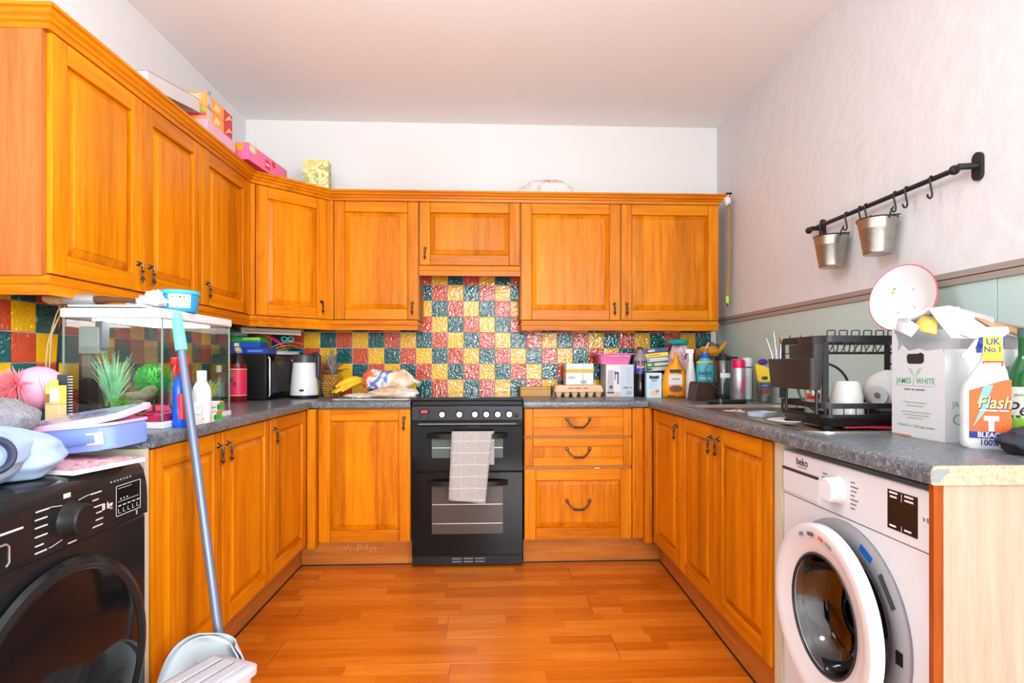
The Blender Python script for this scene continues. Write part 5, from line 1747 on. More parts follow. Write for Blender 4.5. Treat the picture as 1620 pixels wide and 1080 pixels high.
t = thing('spray_bottle', 'tall slim white trigger spray bottle behind the orange bag', 'spray bottle', (1.163, -0.405, CT), R(-15), 'cleaning sprays')
MB().lathe([(0, 0), (0.026, 0), (0.028, 0.004), (0.027, 0.12), (0.018, 0.20), (0.012, 0.225), (0, 0.225)], 24).build('bottle', 'white_plastic', t)
MB().box(-0.014, 0.013, -0.011, 0.011, 0.222, 0.262, 0.003).build('collar', 'white_plastic', t)
MB().box(-0.030, 0.018, -0.010, 0.010, 0.258, 0.284, 0.004).build('spray_head', 'white_gloss', t)
MB().tube([(-0.02, 0, 0.258), (-0.030, 0, 0.240), (-0.027, 0, 0.222)], [0.004, 0.005, 0.003], 8).build('trigger', mat('trigger_navy', (30, 50, 120), 0.4), t)

t = thing('detergent_bottle', 'turquoise washing-up liquid bottle with blue cap and pink straw tip', 'bottle', (1.248, -0.400, CT), R(-18))
MB().loft([[(x, y, z) for x, y in rounded(a, b, min(a, b) * 0.45)] for a, b, z in ((0.09, 0.055, 0.0), (0.098, 0.06, 0.01), (0.102, 0.062, 0.15), (0.096, 0.058, 0.20), (0.055, 0.045, 0.225), (0.04, 0.04, 0.235))], True).build('bottle', mat('det_teal', (66, 178, 190), 0.3), t)
MB().box(-0.049, 0.049, -0.0303, 0.0303, 0.199, 0.214, 0.010).build('yellow_band', mat('det_yellow', (244, 206, 60), 0.4), t)
MB().lathe([(0, 0.235), (0.026, 0.235), (0.027, 0.258), (0, 0.258)], 20).build('cap', mat('det_blue', (30, 84, 200), 0.35), t)
MB().lathe([(0.024, 0.258), (0.022, 0.275), (0.012, 0.288), (0.0, 0.289)], 20).build('clear_cap', 'clear_plastic', t)
MB().tube([(0.002, 0, 0.280), (0.014, 0, 0.305), (0.022, 0, 0.322)], 0.0045, 8).build('straw_tip', mat('straw_pink', (244, 178, 176), 0.4), t)
text(t, 'FAIRY', 0.027, 'ink_black', (0.0, -0.0316, 0.142), bold=0.0006)
text(t, '########', 0.014, 'ink_white', (0.0, -0.0316, 0.115))

t = thing('knife_block', 'small dark brown wedge shaped block beside the blender jug', 'block', (1.10, -0.640, CT), R(4))
MB().prism([(0, 0), (0.135, 0), (0.135, 0.098), (0.020, 0.102), (0.012, 0.09)], 0, 0.10, bev=0.004).build('block', mat('dark_brown', (62, 38, 32), 0.4, vary=0.15, vscale=14), t)
t = thing('blender_jug', 'clear blender jug with black lid and base, handle on its left', 'blender jug', (1.245, -0.660, CT))
MB().lathe([(0, 0), (0.036, 0), (0.038, 0.004), (0.036, 0.034), (0, 0.034)], 28).build('base', 'black_plastic', t)
MB().lathe([(0.035, 0.034), (0.036, 0.06), (0.041, 0.215), (0.040, 0.218)], 28, cap=False).build('jug', 'clear_plastic', t, solid=0.002)
MB().lathe([(0, 0.216), (0.044, 0.216), (0.045, 0.236), (0.040, 0.240), (0.022, 0.241), (0.020, 0.252), (0, 0.253)], 28).build('lid', 'black_plastic', t)
MB().box(0.04, 0.078, -0.012, 0.012, 0.226, 0.236, 0.003).build('lid_tab', 'black_plastic', t)
MB().tube([(-0.038, 0, 0.205), (-0.075, -0.004, 0.200), (-0.098, -0.008, 0.17), (-0.088, -0.006, 0.12), (-0.06, -0.003, 0.085), (-0.036, 0, 0.075)], 0.008, 8, sq=(0.5, 1)).build('handle', 'clear_plastic', t)
band(t, 0.0412, 0.125, 0.150, -40, 40, mat('scale_white', (230, 230, 232), 0.4), name='measure_strip')
MB().cyl((0, 0, 0.035), (0, 0, 0.20), 0.004, seg=8).build('blade_shaft', 'steel', t)


def aerosol(name, label, loc, r_, h_, body, cap, caph, rz=0):
    t = thing(name, label, 'aerosol', loc, rz, 'aerosol cans by the sink')
    MB().lathe([(0, 0), (r_ * 0.95, 0), (r_, 0.004), (r_, h_ - caph - 0.012), (r_ * 0.9, h_ - caph), (0, h_ - caph)], 24).build('can', body, t)
    MB().lathe([(0, h_ - caph), (r_ * 0.93, h_ - caph), (r_ * 0.95, h_ - 0.012), (r_ * 0.85, h_ - 0.002), (0, h_)], 24).build('cap', cap, t)
    return t


t = aerosol('aerosol_can', 'silver aerosol can with hot pink cap next to the blender jug', (1.318, -0.690, CT), 0.0325, 0.222, mat('can_silver', (196, 190, 194), 0.25, metal=0.6), mat('hot_pink', (230, 10, 90), 0.35), 0.045)
o = text(t, '######', 0.024, mat('pink_print', (222, 40, 110), 0.5), (0.008, -0.0328, 0.085), rot=(0, R(-78), 0), bold=0.0006)
band(t, 0.0328, 0.045, 0.075, -70, -35, 'print_grey', name='barcode')
t = aerosol('aerosol_can', 'white aerosol can with blue trim behind the pink capped can', (1.375, -0.665, CT), 0.027, 0.232, mat('can_white', (232, 236, 238), 0.35), 'white_plastic', 0.045)
band(t, 0.0273, 0.176, 0.184, -90, 90, mat('trim_blue', (40, 110, 190), 0.4), name='blue_trim')
band(t, 0.0273, 0.0, 0.012, -90, 90, mat('trim_green', (20, 120, 100), 0.4), name='green_trim')
band(t, 0.0274, 0.02, 0.17, 35, 80, mat('trim_navy', (30, 60, 120), 0.4), name='navy_print')
for i in range(10):
    band(t, 0.0274, 0.03 + i * 0.011, 0.034 + i * 0.011, -40, 10, mat('print_pale2', (176, 190, 190), 0.5), name='print_line')
t = thing('sponge_tumbler', 'clear tumbler holding a yellow cleaning pack and sponges by the wall', 'tumbler', (1.408, -0.790, CT))
MB().lathe([(0, 0.0), (0.033, 0.0), (0.040, 0.11), (0.039, 0.11), (0.032, 0.005), (0, 0.005)], 24).build('tumbler', 'clear_plastic', t)
t = thing('cleaning_pack', 'yellow printed sponge packet standing in the clear tumbler', 'packet', (1.405, -0.792, CT + 0.008), R(-8))
MB().prism([(-0.026, 0.03), (0.026, 0.03), (0.030, 0.10), (0.030, 0.165), (0.0, 0.178), (-0.045, 0.190), (-0.040, 0.15), (-0.028, 0.10)], -0.008, 0.008, bev=0.002).build('packet', mat('pack_yellow', (240, 206, 40), 0.35), t)
MB().box(-0.026, 0.028, -0.0095, -0.008, 0.065, 0.094).build('blue_print', mat('pack_blue', (30, 110, 200), 0.4), t)
MB().prism([(-0.026, 0.032), (0.030, 0.038), (0.036, 0.052), (0.02, 0.066), (-0.026, 0.062)], -0.0095, -0.008).build('red_print', mat('pack_red', (214, 80, 50), 0.4), t)
MB().mark().ball((0.0, -0.0085, 0.118), (0.016, 0.001, 0.010), 12, 8).build('bee_print', 'dark_brown', t)
text(t, '####', 0.014, 'ink_white', (0.0, -0.0098, 0.080), bold=0.0004)
o = tag(MB().box(0.0, 0.045, -0.010, 0.010, 0.0, 0.065, 0.004).build('sponge', mat('sponge_yellow', (240, 204, 60), 0.9, bump=0.5, bscale=200)), 'yellow sponge leaning out of the clear tumbler', 'sponge', 'sponges in the tumbler')
o.location = (1.412, -0.775, CT + 0.135)
o.rotation_euler = (0, R(32), 0)
o = tag(MB().ball((0, 0, 0), (0.024, 0.012, 0.016), 16, 10).build('sponge', mat('sponge_purple', (92, 48, 138), 0.9, bump=0.5, bscale=200)), 'purple round sponge at the top of the clear tumbler', 'sponge', 'sponges in the tumbler')
o.location = (1.408, -0.772, CT + 0.208)
o.scale = (1.1, 1, 1)

# cloths and bags heaped in the back right corner
def fabric(name, stops, sc):
    m = bpy.data.materials.new(name)
    m.use_nodes = True
    k = NT(m)
    k.link(k.ramp(k.noise(k.coords(), sc, 2, 0.5, 1.0), stops), k.b.inputs['Base Color'])
    k.b.inputs['Roughness'].default_value = 0.85
    MATS[name] = m


fabric('floral', [(0.38, (232, 214, 216)), (0.48, (226, 160, 170)), (0.56, (240, 232, 232)), (0.66, (206, 90, 110))], 30)
GC = 'cloths and bags heaped in the corner'
tag(lump((1.168, -0.185, 1.065), (0.072, 0.070, 0.165), 30, 22, 0.22, 2.2, 41.0, CT + 0.001).build('floral_cloth', 'floral', angle=70), 'pink and white floral cloth heaped behind the white spray bottle', 'cloth', GC)
tag(lump((1.145, -0.235, 1.222), (0.062, 0.04, 0.018), 24, 14, 0.25, 2.2, 43.0).build('teal_cloth', mat('teal_cloth', (20, 160, 150), 0.8), angle=70), 'small turquoise cloth lying on top of the floral cloth', 'cloth', GC)
tag(lump((1.365, -0.20, 1.045), (0.090, 0.085, 0.175), 30, 22, 0.18, 1.8, 47.0, CT + 0.001).build('grey_bag', mat('grey_bag', (104, 94, 90), 0.85), angle=70), 'dark grey brown soft bag slumped in the corner under cupboard', 'bag', GC)
tag(lump((1.318, -0.285, 1.165), (0.062, 0.035, 0.032), 24, 14, 0.25, 2.0, 51.0).build('yellow_pouch', mat('ochre', (206, 146, 30), 0.7), angle=70), 'ochre yellow pouch lying on the grey bag', 'pouch', GC)
tag(MB().tube([(1.345, -0.30, 1.145), (1.375, -0.305, 1.17), (1.405, -0.31, 1.205), (1.415, -0.31, 1.222), (1.402, -0.312, 1.212), (1.372, -0.31, 1.185)], 0.008, 8, sq=(0.4, 1)).build('strap', 'ochre', angle=70), 'ochre strap sticking up from the yellow pouch', 'strap', GC)

# ---------------------------------------------------------------- sink
SK = thing('sink', 'stainless steel inset sink with bowl and drainer in the right worktop', 'sink', (0, 0, 0))
mat('sink_steel', (190, 182, 174), 0.28, metal=1.0)
cx_, cy_ = 1.163, -1.512
sw, sl = 0.500, 1.085


def rr_(w_, h_, r_, z, x=cx_, y=cy_):
    return [(a, b, z) for a, b in rounded(w_, h_, r_, 8, x, y)]


MB().loft([rr_(sw, sl, 0.08, CT + 0.0005), rr_(sw, sl, 0.08, CT + 0.004), rr_(sw - 0.012, sl - 0.012, 0.075, CT + 0.006), rr_(sw - 0.035, sl - 0.035, 0.07, CT + 0.003), rr_(sw - 0.05, sl - 0.05, 0.06, CT - 0.006)], False).build('rim', 'sink_steel', SK)
MB().box(0.94, 1.388, -2.026, -1.545, CT - 0.012, CT - 0.006).build('drainer', 'sink_steel', SK)
MB().box(0.94, 1.39, -1.060, -0.992, CT - 0.012, CT - 0.006).build('tap_ledge', 'sink_steel', SK)
bx_, by_ = 1.165, -1.30
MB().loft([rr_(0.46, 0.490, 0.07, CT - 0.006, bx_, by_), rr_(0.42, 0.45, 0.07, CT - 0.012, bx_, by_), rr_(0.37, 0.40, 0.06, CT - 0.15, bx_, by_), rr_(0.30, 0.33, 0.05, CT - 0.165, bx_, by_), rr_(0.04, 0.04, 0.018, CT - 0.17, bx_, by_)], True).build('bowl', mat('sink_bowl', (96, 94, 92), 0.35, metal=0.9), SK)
for i in range(6):
    MB().box(1.0 + i * 0.06, 1.012 + i * 0.06, -1.99, -1.60, CT - 0.0065, CT - 0.002, 0.002).build('drainer_rib', 'sink_steel', SK)
t = thing('washing_tub', 'blue white plastic tub standing in the sink bowl', 'tub', (1.075, -1.445, 0.738), R(30))
MB().loft([[(x, y, z) for x, y in rounded(a, a * 0.7, 0.02)] for a, z in ((0.075, 0.0), (0.11, 0.165), (0.105, 0.165), (0.07, 0.004))], True).build('tub', mat('tub_pale', (206, 218, 236), 0.35), t)
tag(lump((1.06, -1.24, 0.80), (0.09, 0.10, 0.082), amp=0.3, seed=61).build('dishcloth', mat('cloth_pink', (222, 186, 178), 0.9), angle=70), 'pinkish dishcloth piled in the sink bowl', 'cloth')
t = thing('saucepan', 'dark pan resting in the sink with black handle on worktop', 'pan', (1.255, -1.165, 0.80), R(0))
MB().lathe([(0, -0.06), (0.085, -0.06), (0.095, -0.05), (0.10, 0.035), (0.097, 0.035), (0.09, -0.05), (0, -0.055)], 32).build('pan', 'panel_dark', t)
t2 = thing('black_handle', 'black rubber squeegee handle lying on worktop at far end of sink', 'handle', (1.075, -0.885, CT + 0.013), R(-8))
MB().mark().lathe([(0, 0), (0.010, 0.002), (0.0125, 0.012), (0.011, 0.09), (0.0125, 0.17), (0.009, 0.185), (0, 0.187)], 16).xf(Matrix.Rotation(R(90), 4, 'Y')).build('grip', 'black_plastic', t2)
MB().mark().lathe([(0.0128, 0.055), (0.0132, 0.06), (0.0128, 0.065)], 16, cap=False).xf(Matrix.Rotation(R(90), 4, 'Y')).build('ring', 'grey_mid', t2, solid=0.001)
t = thing('side_plate', 'off-white plate lying flat on the drainer under the rack', 'plate', (1.005, -1.775, CT - 0.0015))
MB().lathe([(0, 0.002), (0.035, 0.0), (0.04, 0.003), (0.068, 0.012), (0.067, 0.014), (0.04, 0.006), (0, 0.005)], 32).build('plate', mat('plate_white', (236, 230, 222), 0.2), t)
for i in range(3):
    o = tag(MB().tube([(0, 0, 0), (0.05, 0.0, 0.002), (0.13, 0.0, 0.0)], [0.005, 0.004, 0.006], 8, sq=(1, 0.5)).build('cutlery', mat('cutlery_red', (176, 30, 60), 0.35)), '%s piece of red handled cutlery lying on the drainer under the dish rack' % ('leftmost', 'middle', 'rightmost')[i], 'cutlery', 'red handled cutlery')
    o.location = (1.06 + i * 0.05, -1.99 + 0.008 * i, CT + 0.008)
    o.rotation_euler = (0, 0, R(10 * i - 8))

# ---------------------------------------------------------------- dish rack
DRK = thing('dish_rack', 'black two-tier wire dish rack on the drainer with side cutlery bins', 'dish rack', (0, 0, 0))
rx0, rx1, ry0, ry1 = 0.995, 1.395, -1.985, -1.715
rcx, rcy, rw, rl = (rx0 + rx1) / 2, (ry0 + ry1) / 2, rx1 - rx0, ry1 - ry0


def rk(w_, h_, r_, z):
    return [(a, b, z) for a, b in rounded(w_, h_, r_, 6, rcx, rcy)]


MB().loft([rk(rw - 0.03, rl - 0.03, 0.03, CT + 0.010), rk(rw - 0.01, rl - 0.01, 0.035, CT + 0.030), rk(rw, rl, 0.035, CT + 0.036), rk(rw, rl, 0.035, CT + 0.046), rk(rw - 0.012, rl - 0.012, 0.032, CT + 0.046), rk(rw - 0.02, rl - 0.02, 0.03, CT + 0.026)], True).build('drip_tray', 'black_plastic', DRK)
for x in (rx0 + 0.03, rx1 - 0.03):
    for y in (ry0 + 0.03, ry1 - 0.03):
        MB().lathe([(0, CT - 0.005), (0.012, CT - 0.005), (0.02, CT + 0.012), (0, CT + 0.012)], 12, (x, y)).build('foot', 'black_plastic', DRK)


def strip(z0, z1, name, ins=0.0):
    MB().loft([rk(rw - ins, rl - ins, 0.03, z0), rk(rw - ins, rl - ins, 0.03, z1), rk(rw - ins - 0.006, rl - ins - 0.006, 0.028, z1), rk(rw - ins - 0.006, rl - ins - 0.006, 0.028, z0)], False, True).build(name, 'black_wire', DRK)


strip(CT + 0.064, CT + 0.080, 'lower_rail', 0.004)
strip(1.157, 1.177, 'upper_rail', 0.004)
for x, y in ((rx0 + 0.014, ry0 + 0.010), (rx1 - 0.014, ry0 + 0.010), (rx0 + 0.014, ry1 - 0.010), (rx1 - 0.014, ry1 - 0.010)):
    MB().box(x - 0.009, x + 0.009, y - 0.003, y + 0.003, CT + 0.082, 1.157).build('post', 'black_wire', DRK)
    MB().box(x - 0.003, x + 0.003, y - 0.003, y + 0.003, CT + 0.047, CT + 0.064).build('post', 'black_wire', DRK)
MB().box(rx1 - 0.016, rx1 - 0.012, ry0 + 0.02, ry1 - 0.02, 1.088, 1.094).build('cross_bar', 'black_wire', DRK)
for i in range(10):
    x = rx0 + 0.03 + i * 0.0375
    for y in (ry0 + 0.004, ry1 - 0.004):
        MB().cyl((x, y, CT + 0.046), (x, y, CT + 0.065), 0.0016, seg=6).build('lower_wire', 'black_wire', DRK)
    w_ = 0.0125
    # upper plate wires: looped across the rack and dipping below the rail
    pts = [(x - w_, ry0 + 0.006, 1.19), (x - w_, ry0 + 0.006, 1.175), (x - w_ * 0.4, ry0 + 0.03, 1.128), (x, rcy, 1.124), (x + w_ * 0.4, ry1 - 0.03, 1.128), (x + w_, ry1 - 0.006, 1.175), (x + w_, ry1 - 0.006, 1.19)]
    MB().tube(pts, 0.0018, 6).build('upper_wire', 'black_wire', DRK)
    MB().tube([(x - w_, ry0 + 0.006, 1.176), (x - w_, ry0 + 0.006, 1.190), (x - w_ + 0.002, ry0 + 0.006, 1.192), (x + w_ - 0.002, ry0 + 0.006, 1.192), (x + w_, ry0 + 0.006, 1.190), (x + w_ * 0.9, ry0 + 0.012, 1.15), (x + w_ * 0.2, ry0 + 0.02, 1.128)], 0.0018, 6).build('upper_wire', 'black_wire', DRK)
MB().tube([(rx0 + 0.01, ry0 + 0.025, 1.126), (rx1 - 0.01, ry0 + 0.025, 1.126)], 0.002, 6).build('upper_wire', 'black_wire', DRK)
MB().tube([(rx0 + 0.01, ry1 - 0.025, 1.126), (rx1 - 0.01, ry1 - 0.025, 1.126)], 0.002, 6).build('upper_wire', 'black_wire', DRK)
# lower arches at the bin side
for y in (-1.785, -1.960):
    MB().tube([(rx0 - 0.004, y, CT + 0.046), (rx0 - 0.004, y, 1.02), (rx0 - 0.012, y + 0.006, 1.035)], 0.005, 8).build('arch_leg', 'black_wire', DRK)
# cutlery bins hanging outside the left end
mat('bin_dark', (44, 38, 38), 0.42)
MB().loft([[(x, y, z) for x, y in rounded(a, b, 0.010, 4, 0.968, -1.876)] for a, b, z in ((0.036, 0.245, 1.014), (0.046, 0.262, 1.108), (0.042, 0.258, 1.108), (0.032, 0.24, 1.018))], True).build('cutlery_bin', 'bin_dark', DRK)
MB().loft([[(x, y, z) for x, y in rounded(a, b, 0.010, 4, 0.974, y0_)] for a, b, z, y0_ in ((0.036, 0.140, 1.109, -1.932), (0.040, 0.146, 1.150, -1.934), (0.036, 0.142, 1.150, -1.934), (0.03, 0.134, 1.112, -1.932))], True).build('cutlery_bin', 'bin_dark', DRK)
MB().loft([[(x, y, z) for x, y in rounded(a, b, 0.010, 4, 0.974, y0_)] for a, b, z, y0_ in ((0.036, 0.086, 1.1505, -1.957), (0.040, 0.090, 1.172, -1.959), (0.036, 0.086, 1.172, -1.959), (0.03, 0.08, 1.154, -1.957))], True).build('cutlery_bin', 'bin_dark', DRK)
# forks standing in the bin
for i, (y, tx, ty, L, lab) in enumerate(((-1.768, -0.022, 0.030, 0.085, 'thin steel fork leaning furthest left in the cutlery bin'), (-1.778, -0.008, 0.016, 0.105, 'tall steel skewer standing in the cutlery bin'), (-1.79, 0.004, 0.004, 0.075, 'steel teaspoon standing upright in the cutlery bin'))):
    t = thing('cutlery', lab, 'cutlery', (0.968, y, 1.035), 0, 'steel cutlery in the bin')
    MB().tube([(0, 0, 0), (tx * 0.5, ty * 0.5, 0.06 + L * 0.4), (tx, ty, 0.06 + L)], [0.0024, 0.0026, 0.0012], 6).build('stem', 'steel', t)
    if i == 2:
        MB().ball((tx, ty, 0.06 + L), (0.004, 0.009, 0.014), 10, 8).build('bowl', 'steel', t)

# things drying in the rack
t = thing('mug', 'white tapered mug upside down in the lower tier of dish rack', 'mug', (1.132, -1.885, CT + 0.0275))
MB().lathe([(0.050, 0.0), (0.0505, 0.004), (0.046, 0.07), (0.036, 0.112), (0.030, 0.117), (0, 0.117), (0, 0.112), (0.032, 0.108), (0.044, 0.065), (0.047, 0.0)], 32, cap=False).build('body', mat('china', (242, 242, 242), 0.15), t)
t = thing('bowl', 'white bowl on its side with foot ring facing left in dish rack', 'bowl', (1.290, -1.852, CT + 0.098), R(28))
MB().mark().lathe([(0.0, 0.0), (0.030, 0.0), (0.030, 0.005), (0.026, 0.008), (0.045, 0.014), (0.064, 0.035), (0.069, 0.075), (0.066, 0.075), (0.060, 0.036), (0.04, 0.018), (0, 0.014)], 36).xf(Matrix.Translation((-0.06, 0, 0)) @ Matrix.Rotation(R(80), 4, 'Y')).build('bowl', 'china', t)
MB().mark().lathe([(0, 0.0006), (0.010, 0.0006), (0.010, 0)], 12).xf(Matrix.Translation((-0.0606, 0, 0.0)) @ Matrix.Rotation(R(-100), 4, 'Y')).build('maker_stamp', 'print_grey', t)
t = thing('pan_lid', 'dark rimmed glass saucepan lid standing behind the mug in rack', 'lid', (1.112, -1.795, CT + 0.120), R(-6))
MB().mark().lathe([(0.080, -0.003), (0.085, 0.0), (0.080, 0.003)], 36, cap=False).xf(ROTX(80)).build('rim', 'panel_dark', t, solid=0.004)
MB().mark().lathe([(0.080, 0), (0.05, 0.012), (0.0, 0.018)], 36, cap=False).xf(ROTX(80)).build('glass', 'clear_glass', t)
t = thing('food_pack', 'clear food packet with two red labels behind the mug', 'packet', (1.085, -1.744, CT + 0.03), 0)
MB().box(0, 0.07, 0, 0.02, 0.0, 0.135, 0.003).build('pack', mat('pack_clear', (196, 196, 190), 0.2), t)
MB().box(0.0, 0.055, -0.001, 0, 0.118, 0.134).build('red_label', mat('tomato_red', (214, 44, 40), 0.4), t)
MB().box(0.0, 0.045, -0.001, 0, 0.048, 0.068).build('red_label', 'tomato_red', t)
MB().mark().ball((0.018, -0.0006, 0.080), (0.012, 0.0008, 0.012), 12, 8).build('leaf_print', mat('leaf_bright', (90, 160, 50), 0.5), t)

# decorated plate on the upper tier
ang = math.atan2(-1.345, 1.79 + 0.0)
PL = thing('dinner_plate', 'white deep plate with red rim and holly sprigs on upper rack tier', 'plate', (1.338, -1.86, 1.303), 0, rot=(R(-8), 0, R(-70)))
MB().mark().lathe([(0.0, -0.018), (0.055, -0.018), (0.075, -0.010), (0.104, 0.006), (0.108, 0.009), (0.106, 0.011), (0.075, -0.004), (0.055, -0.012), (0, -0.012)], 48).xf(ROTX(90)).build('plate', mat('plate_china', (238, 236, 236), 0.15), PL)
MB().mark().lathe([(0.1075, 0.0085), (0.109, 0.010), (0.1065, 0.0118)], 48, cap=False).xf(ROTX(90)).build('red_rim', mat('rim_red', (214, 70, 90), 0.3), PL, solid=0.001)
mat('holly_green', (60, 150, 60), 0.4)
mat('holly_red', (206, 50, 60), 0.4)


def sprig(x, z, s_, rot_):
    for k_, a in enumerate((20, 150, 80)):
        a += rot_
        c_, sn = math.cos(R(a)), math.sin(R(a))
        pts = [(0, 0), (0.3, 0.18), (0.55, 0.12), (0.75, 0.2), (1, 0), (0.75, -0.2), (0.55, -0.12), (0.3, -0.18)]
        MB().prism([(x + s_ * (p * c_ - q * sn), z + s_ * (p * sn + q * c_)) for p, q in pts], -0.0004, 0.0016 if False else 0.0012).build('holly_leaf', 'holly_green', PL).location = (0, 0.0125 - 0.0012, 0)


sprig(-0.052, 0.034, 0.017, 0)
sprig(0.074, 0.012, 0.012, 60)
MB().mark().ball((-0.046, 0.0115, 0.026), (0.006, 0.0006, 0.005), 10, 6).build('bell_print', mat('bell_gold', (236, 190, 40), 0.4), PL)
for x, z in ((0.02, 0.030), (0.052, 0.072), (0.070, 0.034), (0.03, -0.03), (-0.02, -0.045)):
    MB().mark().ball((x, 0.0115, z), (0.0022, 0.0006, 0.0022), 8, 6).build('berry_print', 'holly_red', PL)

# ---------------------------------------------------------------- juice carton, spray, bottle and cloth on the near right worktop
JW = thing('juice_carton', 'torn open white cardboard juice case with green lettering beside dish rack', 'cardboard box', (1.152, -2.062, CT), -PI / 2)
mat('card_white', (232, 230, 232), 0.6, vary=0.02, vscale=90)
mat('card_brown', (186, 140, 100), 0.85)
mat('jw_green', (104, 170, 118), 0.6)
fw = 0.190
f_out = [(0, 0), (fw, 0), (fw, 0.236), (fw - 0.006, 0.222), (fw - 0.012, 0.236), (0.125, 0.232), (0.10, 0.240), (0.062, 0.234), (0.040, 0.250), (0.022, 0.232), (0.020, 0.262), (0.012, 0.298), (0.0, 0.300)]
MB().prism(f_out, 0.0, 0.0035).build('front_panel', 'card_white', JW)
hp = [(0.060, 0.204), (0.066, 0.199), (0.112, 0.199), (0.120, 0.205), (0.120, 0.224), (0.110, 0.229), (0.10, 0.226), (0.064, 0.226), (0.059, 0.220)]
MB().prism(hp, -0.0008, 0.0).build('hand_hole', mat('hole_dark', (52, 34, 30), 0.9), JW)  # flat dark patch painted for the shade inside the hand hole
MB().box(fw - 0.0035, fw, 0.0036, 0.20, 0, 0.236).build('side_panel', 'card_white', JW)
MB().box(0.0, 0.0035, 0.0036, 0.20, 0, 0.298).build('side_panel', 'card_white', JW)
MB().prism([(0, 0), (fw, 0), (fw, 0.262), (0.12, 0.285), (0.05, 0.30), (0, 0.298)], 0.2, 0.2035).build('back_panel', 'card_white', JW)
MB().box(0.004, fw - 0.004, 0.004, 0.199, 0.0, 0.004).build('bottom_panel', 'card_brown', JW)
text(JW, 'JAMES | WHITE', 0.0215, 'jw_green', (0.088, -0.0003, 0.152), bold=0.0003, sx=0.98)
MB().box(0.014, 0.158, -0.0005, 0, 0.1385, 0.1395).build('print_rule', 'jw_green', JW)
text(JW, '#### ## ######', 0.0095, 'print_grey', (0.088, -0.0003, 0.129), track=1.25)
for s_ in (-1, 1):
    MB().prism([(0.088, 0.162), (0.088 + s_ * 0.012, 0.170), (0.088 + s_ * 0.026, 0.190), (0.088 + s_ * 0.010, 0.184)], -0.0004, 0.0).build('leaf_print', mat('jw_leaf', (170, 200, 172), 0.6), JW)
for i, (a, b, z) in enumerate(((0.045, 0.130, 0.092), (0.055, 0.118, 0.083), (0.036, 0.145, 0.066), (0.044, 0.138, 0.058), (0.060, 0.115, 0.050))):
    MB().box(a, b, -0.0004, 0, z, z + 0.0032).build('print_line', mat('jw_grey', (160, 178, 164), 0.6), JW)
text(JW, 'ORANGE 6 x 750ml glass bottles', 0.0098, 'jw_green', (0.090, -0.0003, 0.030))
text(JW, 'JAMES', 0.020, 'jw_green', (fw + 0.0003, 0.045, 0.095), rot=(0, 0, PI / 2))
text(JW, 'O', 0.040, 'jw_green', (fw + 0.0003, 0.035, 0.056), rot=(0, 0, PI / 2))
text(JW, 'glass bottles', 0.012, 'jw_green', (fw + 0.0003, 0.150, 0.190), rot=(0, 0, PI / 2))


def flap(name, pts, m, inner=None):
    q = MB()
    vs = [q.b.verts.new(p) for p in pts]
    q.b.faces.new(vs)
    q.build(name, m, JW, solid=0.0035)


flap('torn_flap', [(0.014, 0.0, 0.285), (0.055, -0.030, 0.292), (0.118, -0.034, 0.270), (0.112, -0.006, 0.298), (0.06, 0.0, 0.325), (0.02, 0.004, 0.325)], 'card_white')
flap('torn_flap', [(0.075, 0.004, 0.300), (0.120, -0.010, 0.285), (0.150, 0.010, 0.275), (0.130, 0.03, 0.318), (0.09, 0.02, 0.330)], 'gift_yellow')
flap('torn_flap', [(0.120, 0.012, 0.345), (0.185, 0.02, 0.262), (0.192, 0.13, 0.262), (0.165, 0.15, 0.318), (0.13, 0.06, 0.352)], 'card_white')
flap('torn_flap', [(0.165, 0.10, 0.318), (0.192, 0.125, 0.290), (0.196, 0.225, 0.258), (0.170, 0.23, 0.290)], 'card_brown')
flap('torn_flap', [(0.018, 0.004, 0.300), (0.12, 0.01, 0.345), (0.13, 0.09, 0.348), (0.03, 0.15, 0.32)], 'card_white')
MB().box(0.005, 0.075, -0.004, -0.0005, 0.0005, 0.004).build('torn_base', 'card_brown', JW)

FL = thing('spray_bottle', 'large white bleach spray bottle with orange label before the cardboard case', 'spray bottle', (1.172, -2.345, CT), R(-36), 'cleaning sprays')
mat('flash_white', (238, 238, 238), 0.3)
FL.scale = (0.84, 1, 1)
fr_ = [(0.098, 0.056, 0.0, 0), (0.108, 0.064, 0.006, 0), (0.110, 0.066, 0.02, 0), (0.110, 0.066, 0.125, 0.0), (0.104, 0.062, 0.145, 0.002), (0.075, 0.050, 0.180, 0.010), (0.048, 0.040, 0.205, 0.014), (0.040, 0.036, 0.222, 0.014), (0.040, 0.036, 0.240, 0.014)]
MB().loft([[(x, y, z) for x, y in rounded(a, b, min(a, b) * 0.33, 6, o_, 0)] for a, b, z, o_ in fr_], True).build('bottle', 'flash_white', FL, angle=50)
MB().box(-0.014, 0.042, -0.018, 0.018, 0.241, 0.262, 0.004).build('collar', mat('flash_blue', (36, 60, 170), 0.4), FL)
MB().prism([(-0.030, 0.258), (0.040, 0.262), (0.052, 0.272), (0.048, 0.284), (-0.022, 0.286), (-0.052, 0.280), (-0.054, 0.268)], -0.013, 0.013, bev=0.003).build('spray_head', 'white_plastic', FL)
MB().prism([(-0.022, 0.258), (-0.012, 0.258), (-0.026, 0.225), (-0.050, 0.212), (-0.055, 0.218), (-0.034, 0.236)], -0.010, 0.010, bev=0.002).build('trigger', 'white_plastic', FL)
MB().box(-0.018, -0.008, -0.009, 0.009, 0.225, 0.256, 0.002).build('trigger_stop', 'flash_blue', FL)
yf = -0.0337
_n0 = set(bpy.data.objects)
MB().prism([(-0.038, 0.030), (0.052, 0.030), (0.052, 0.150), (0.040, 0.150), (-0.038, 0.125)], yf, yf + 0.001).build('orange_label', mat('flash_orange', (228, 92, 34), 0.4), FL)
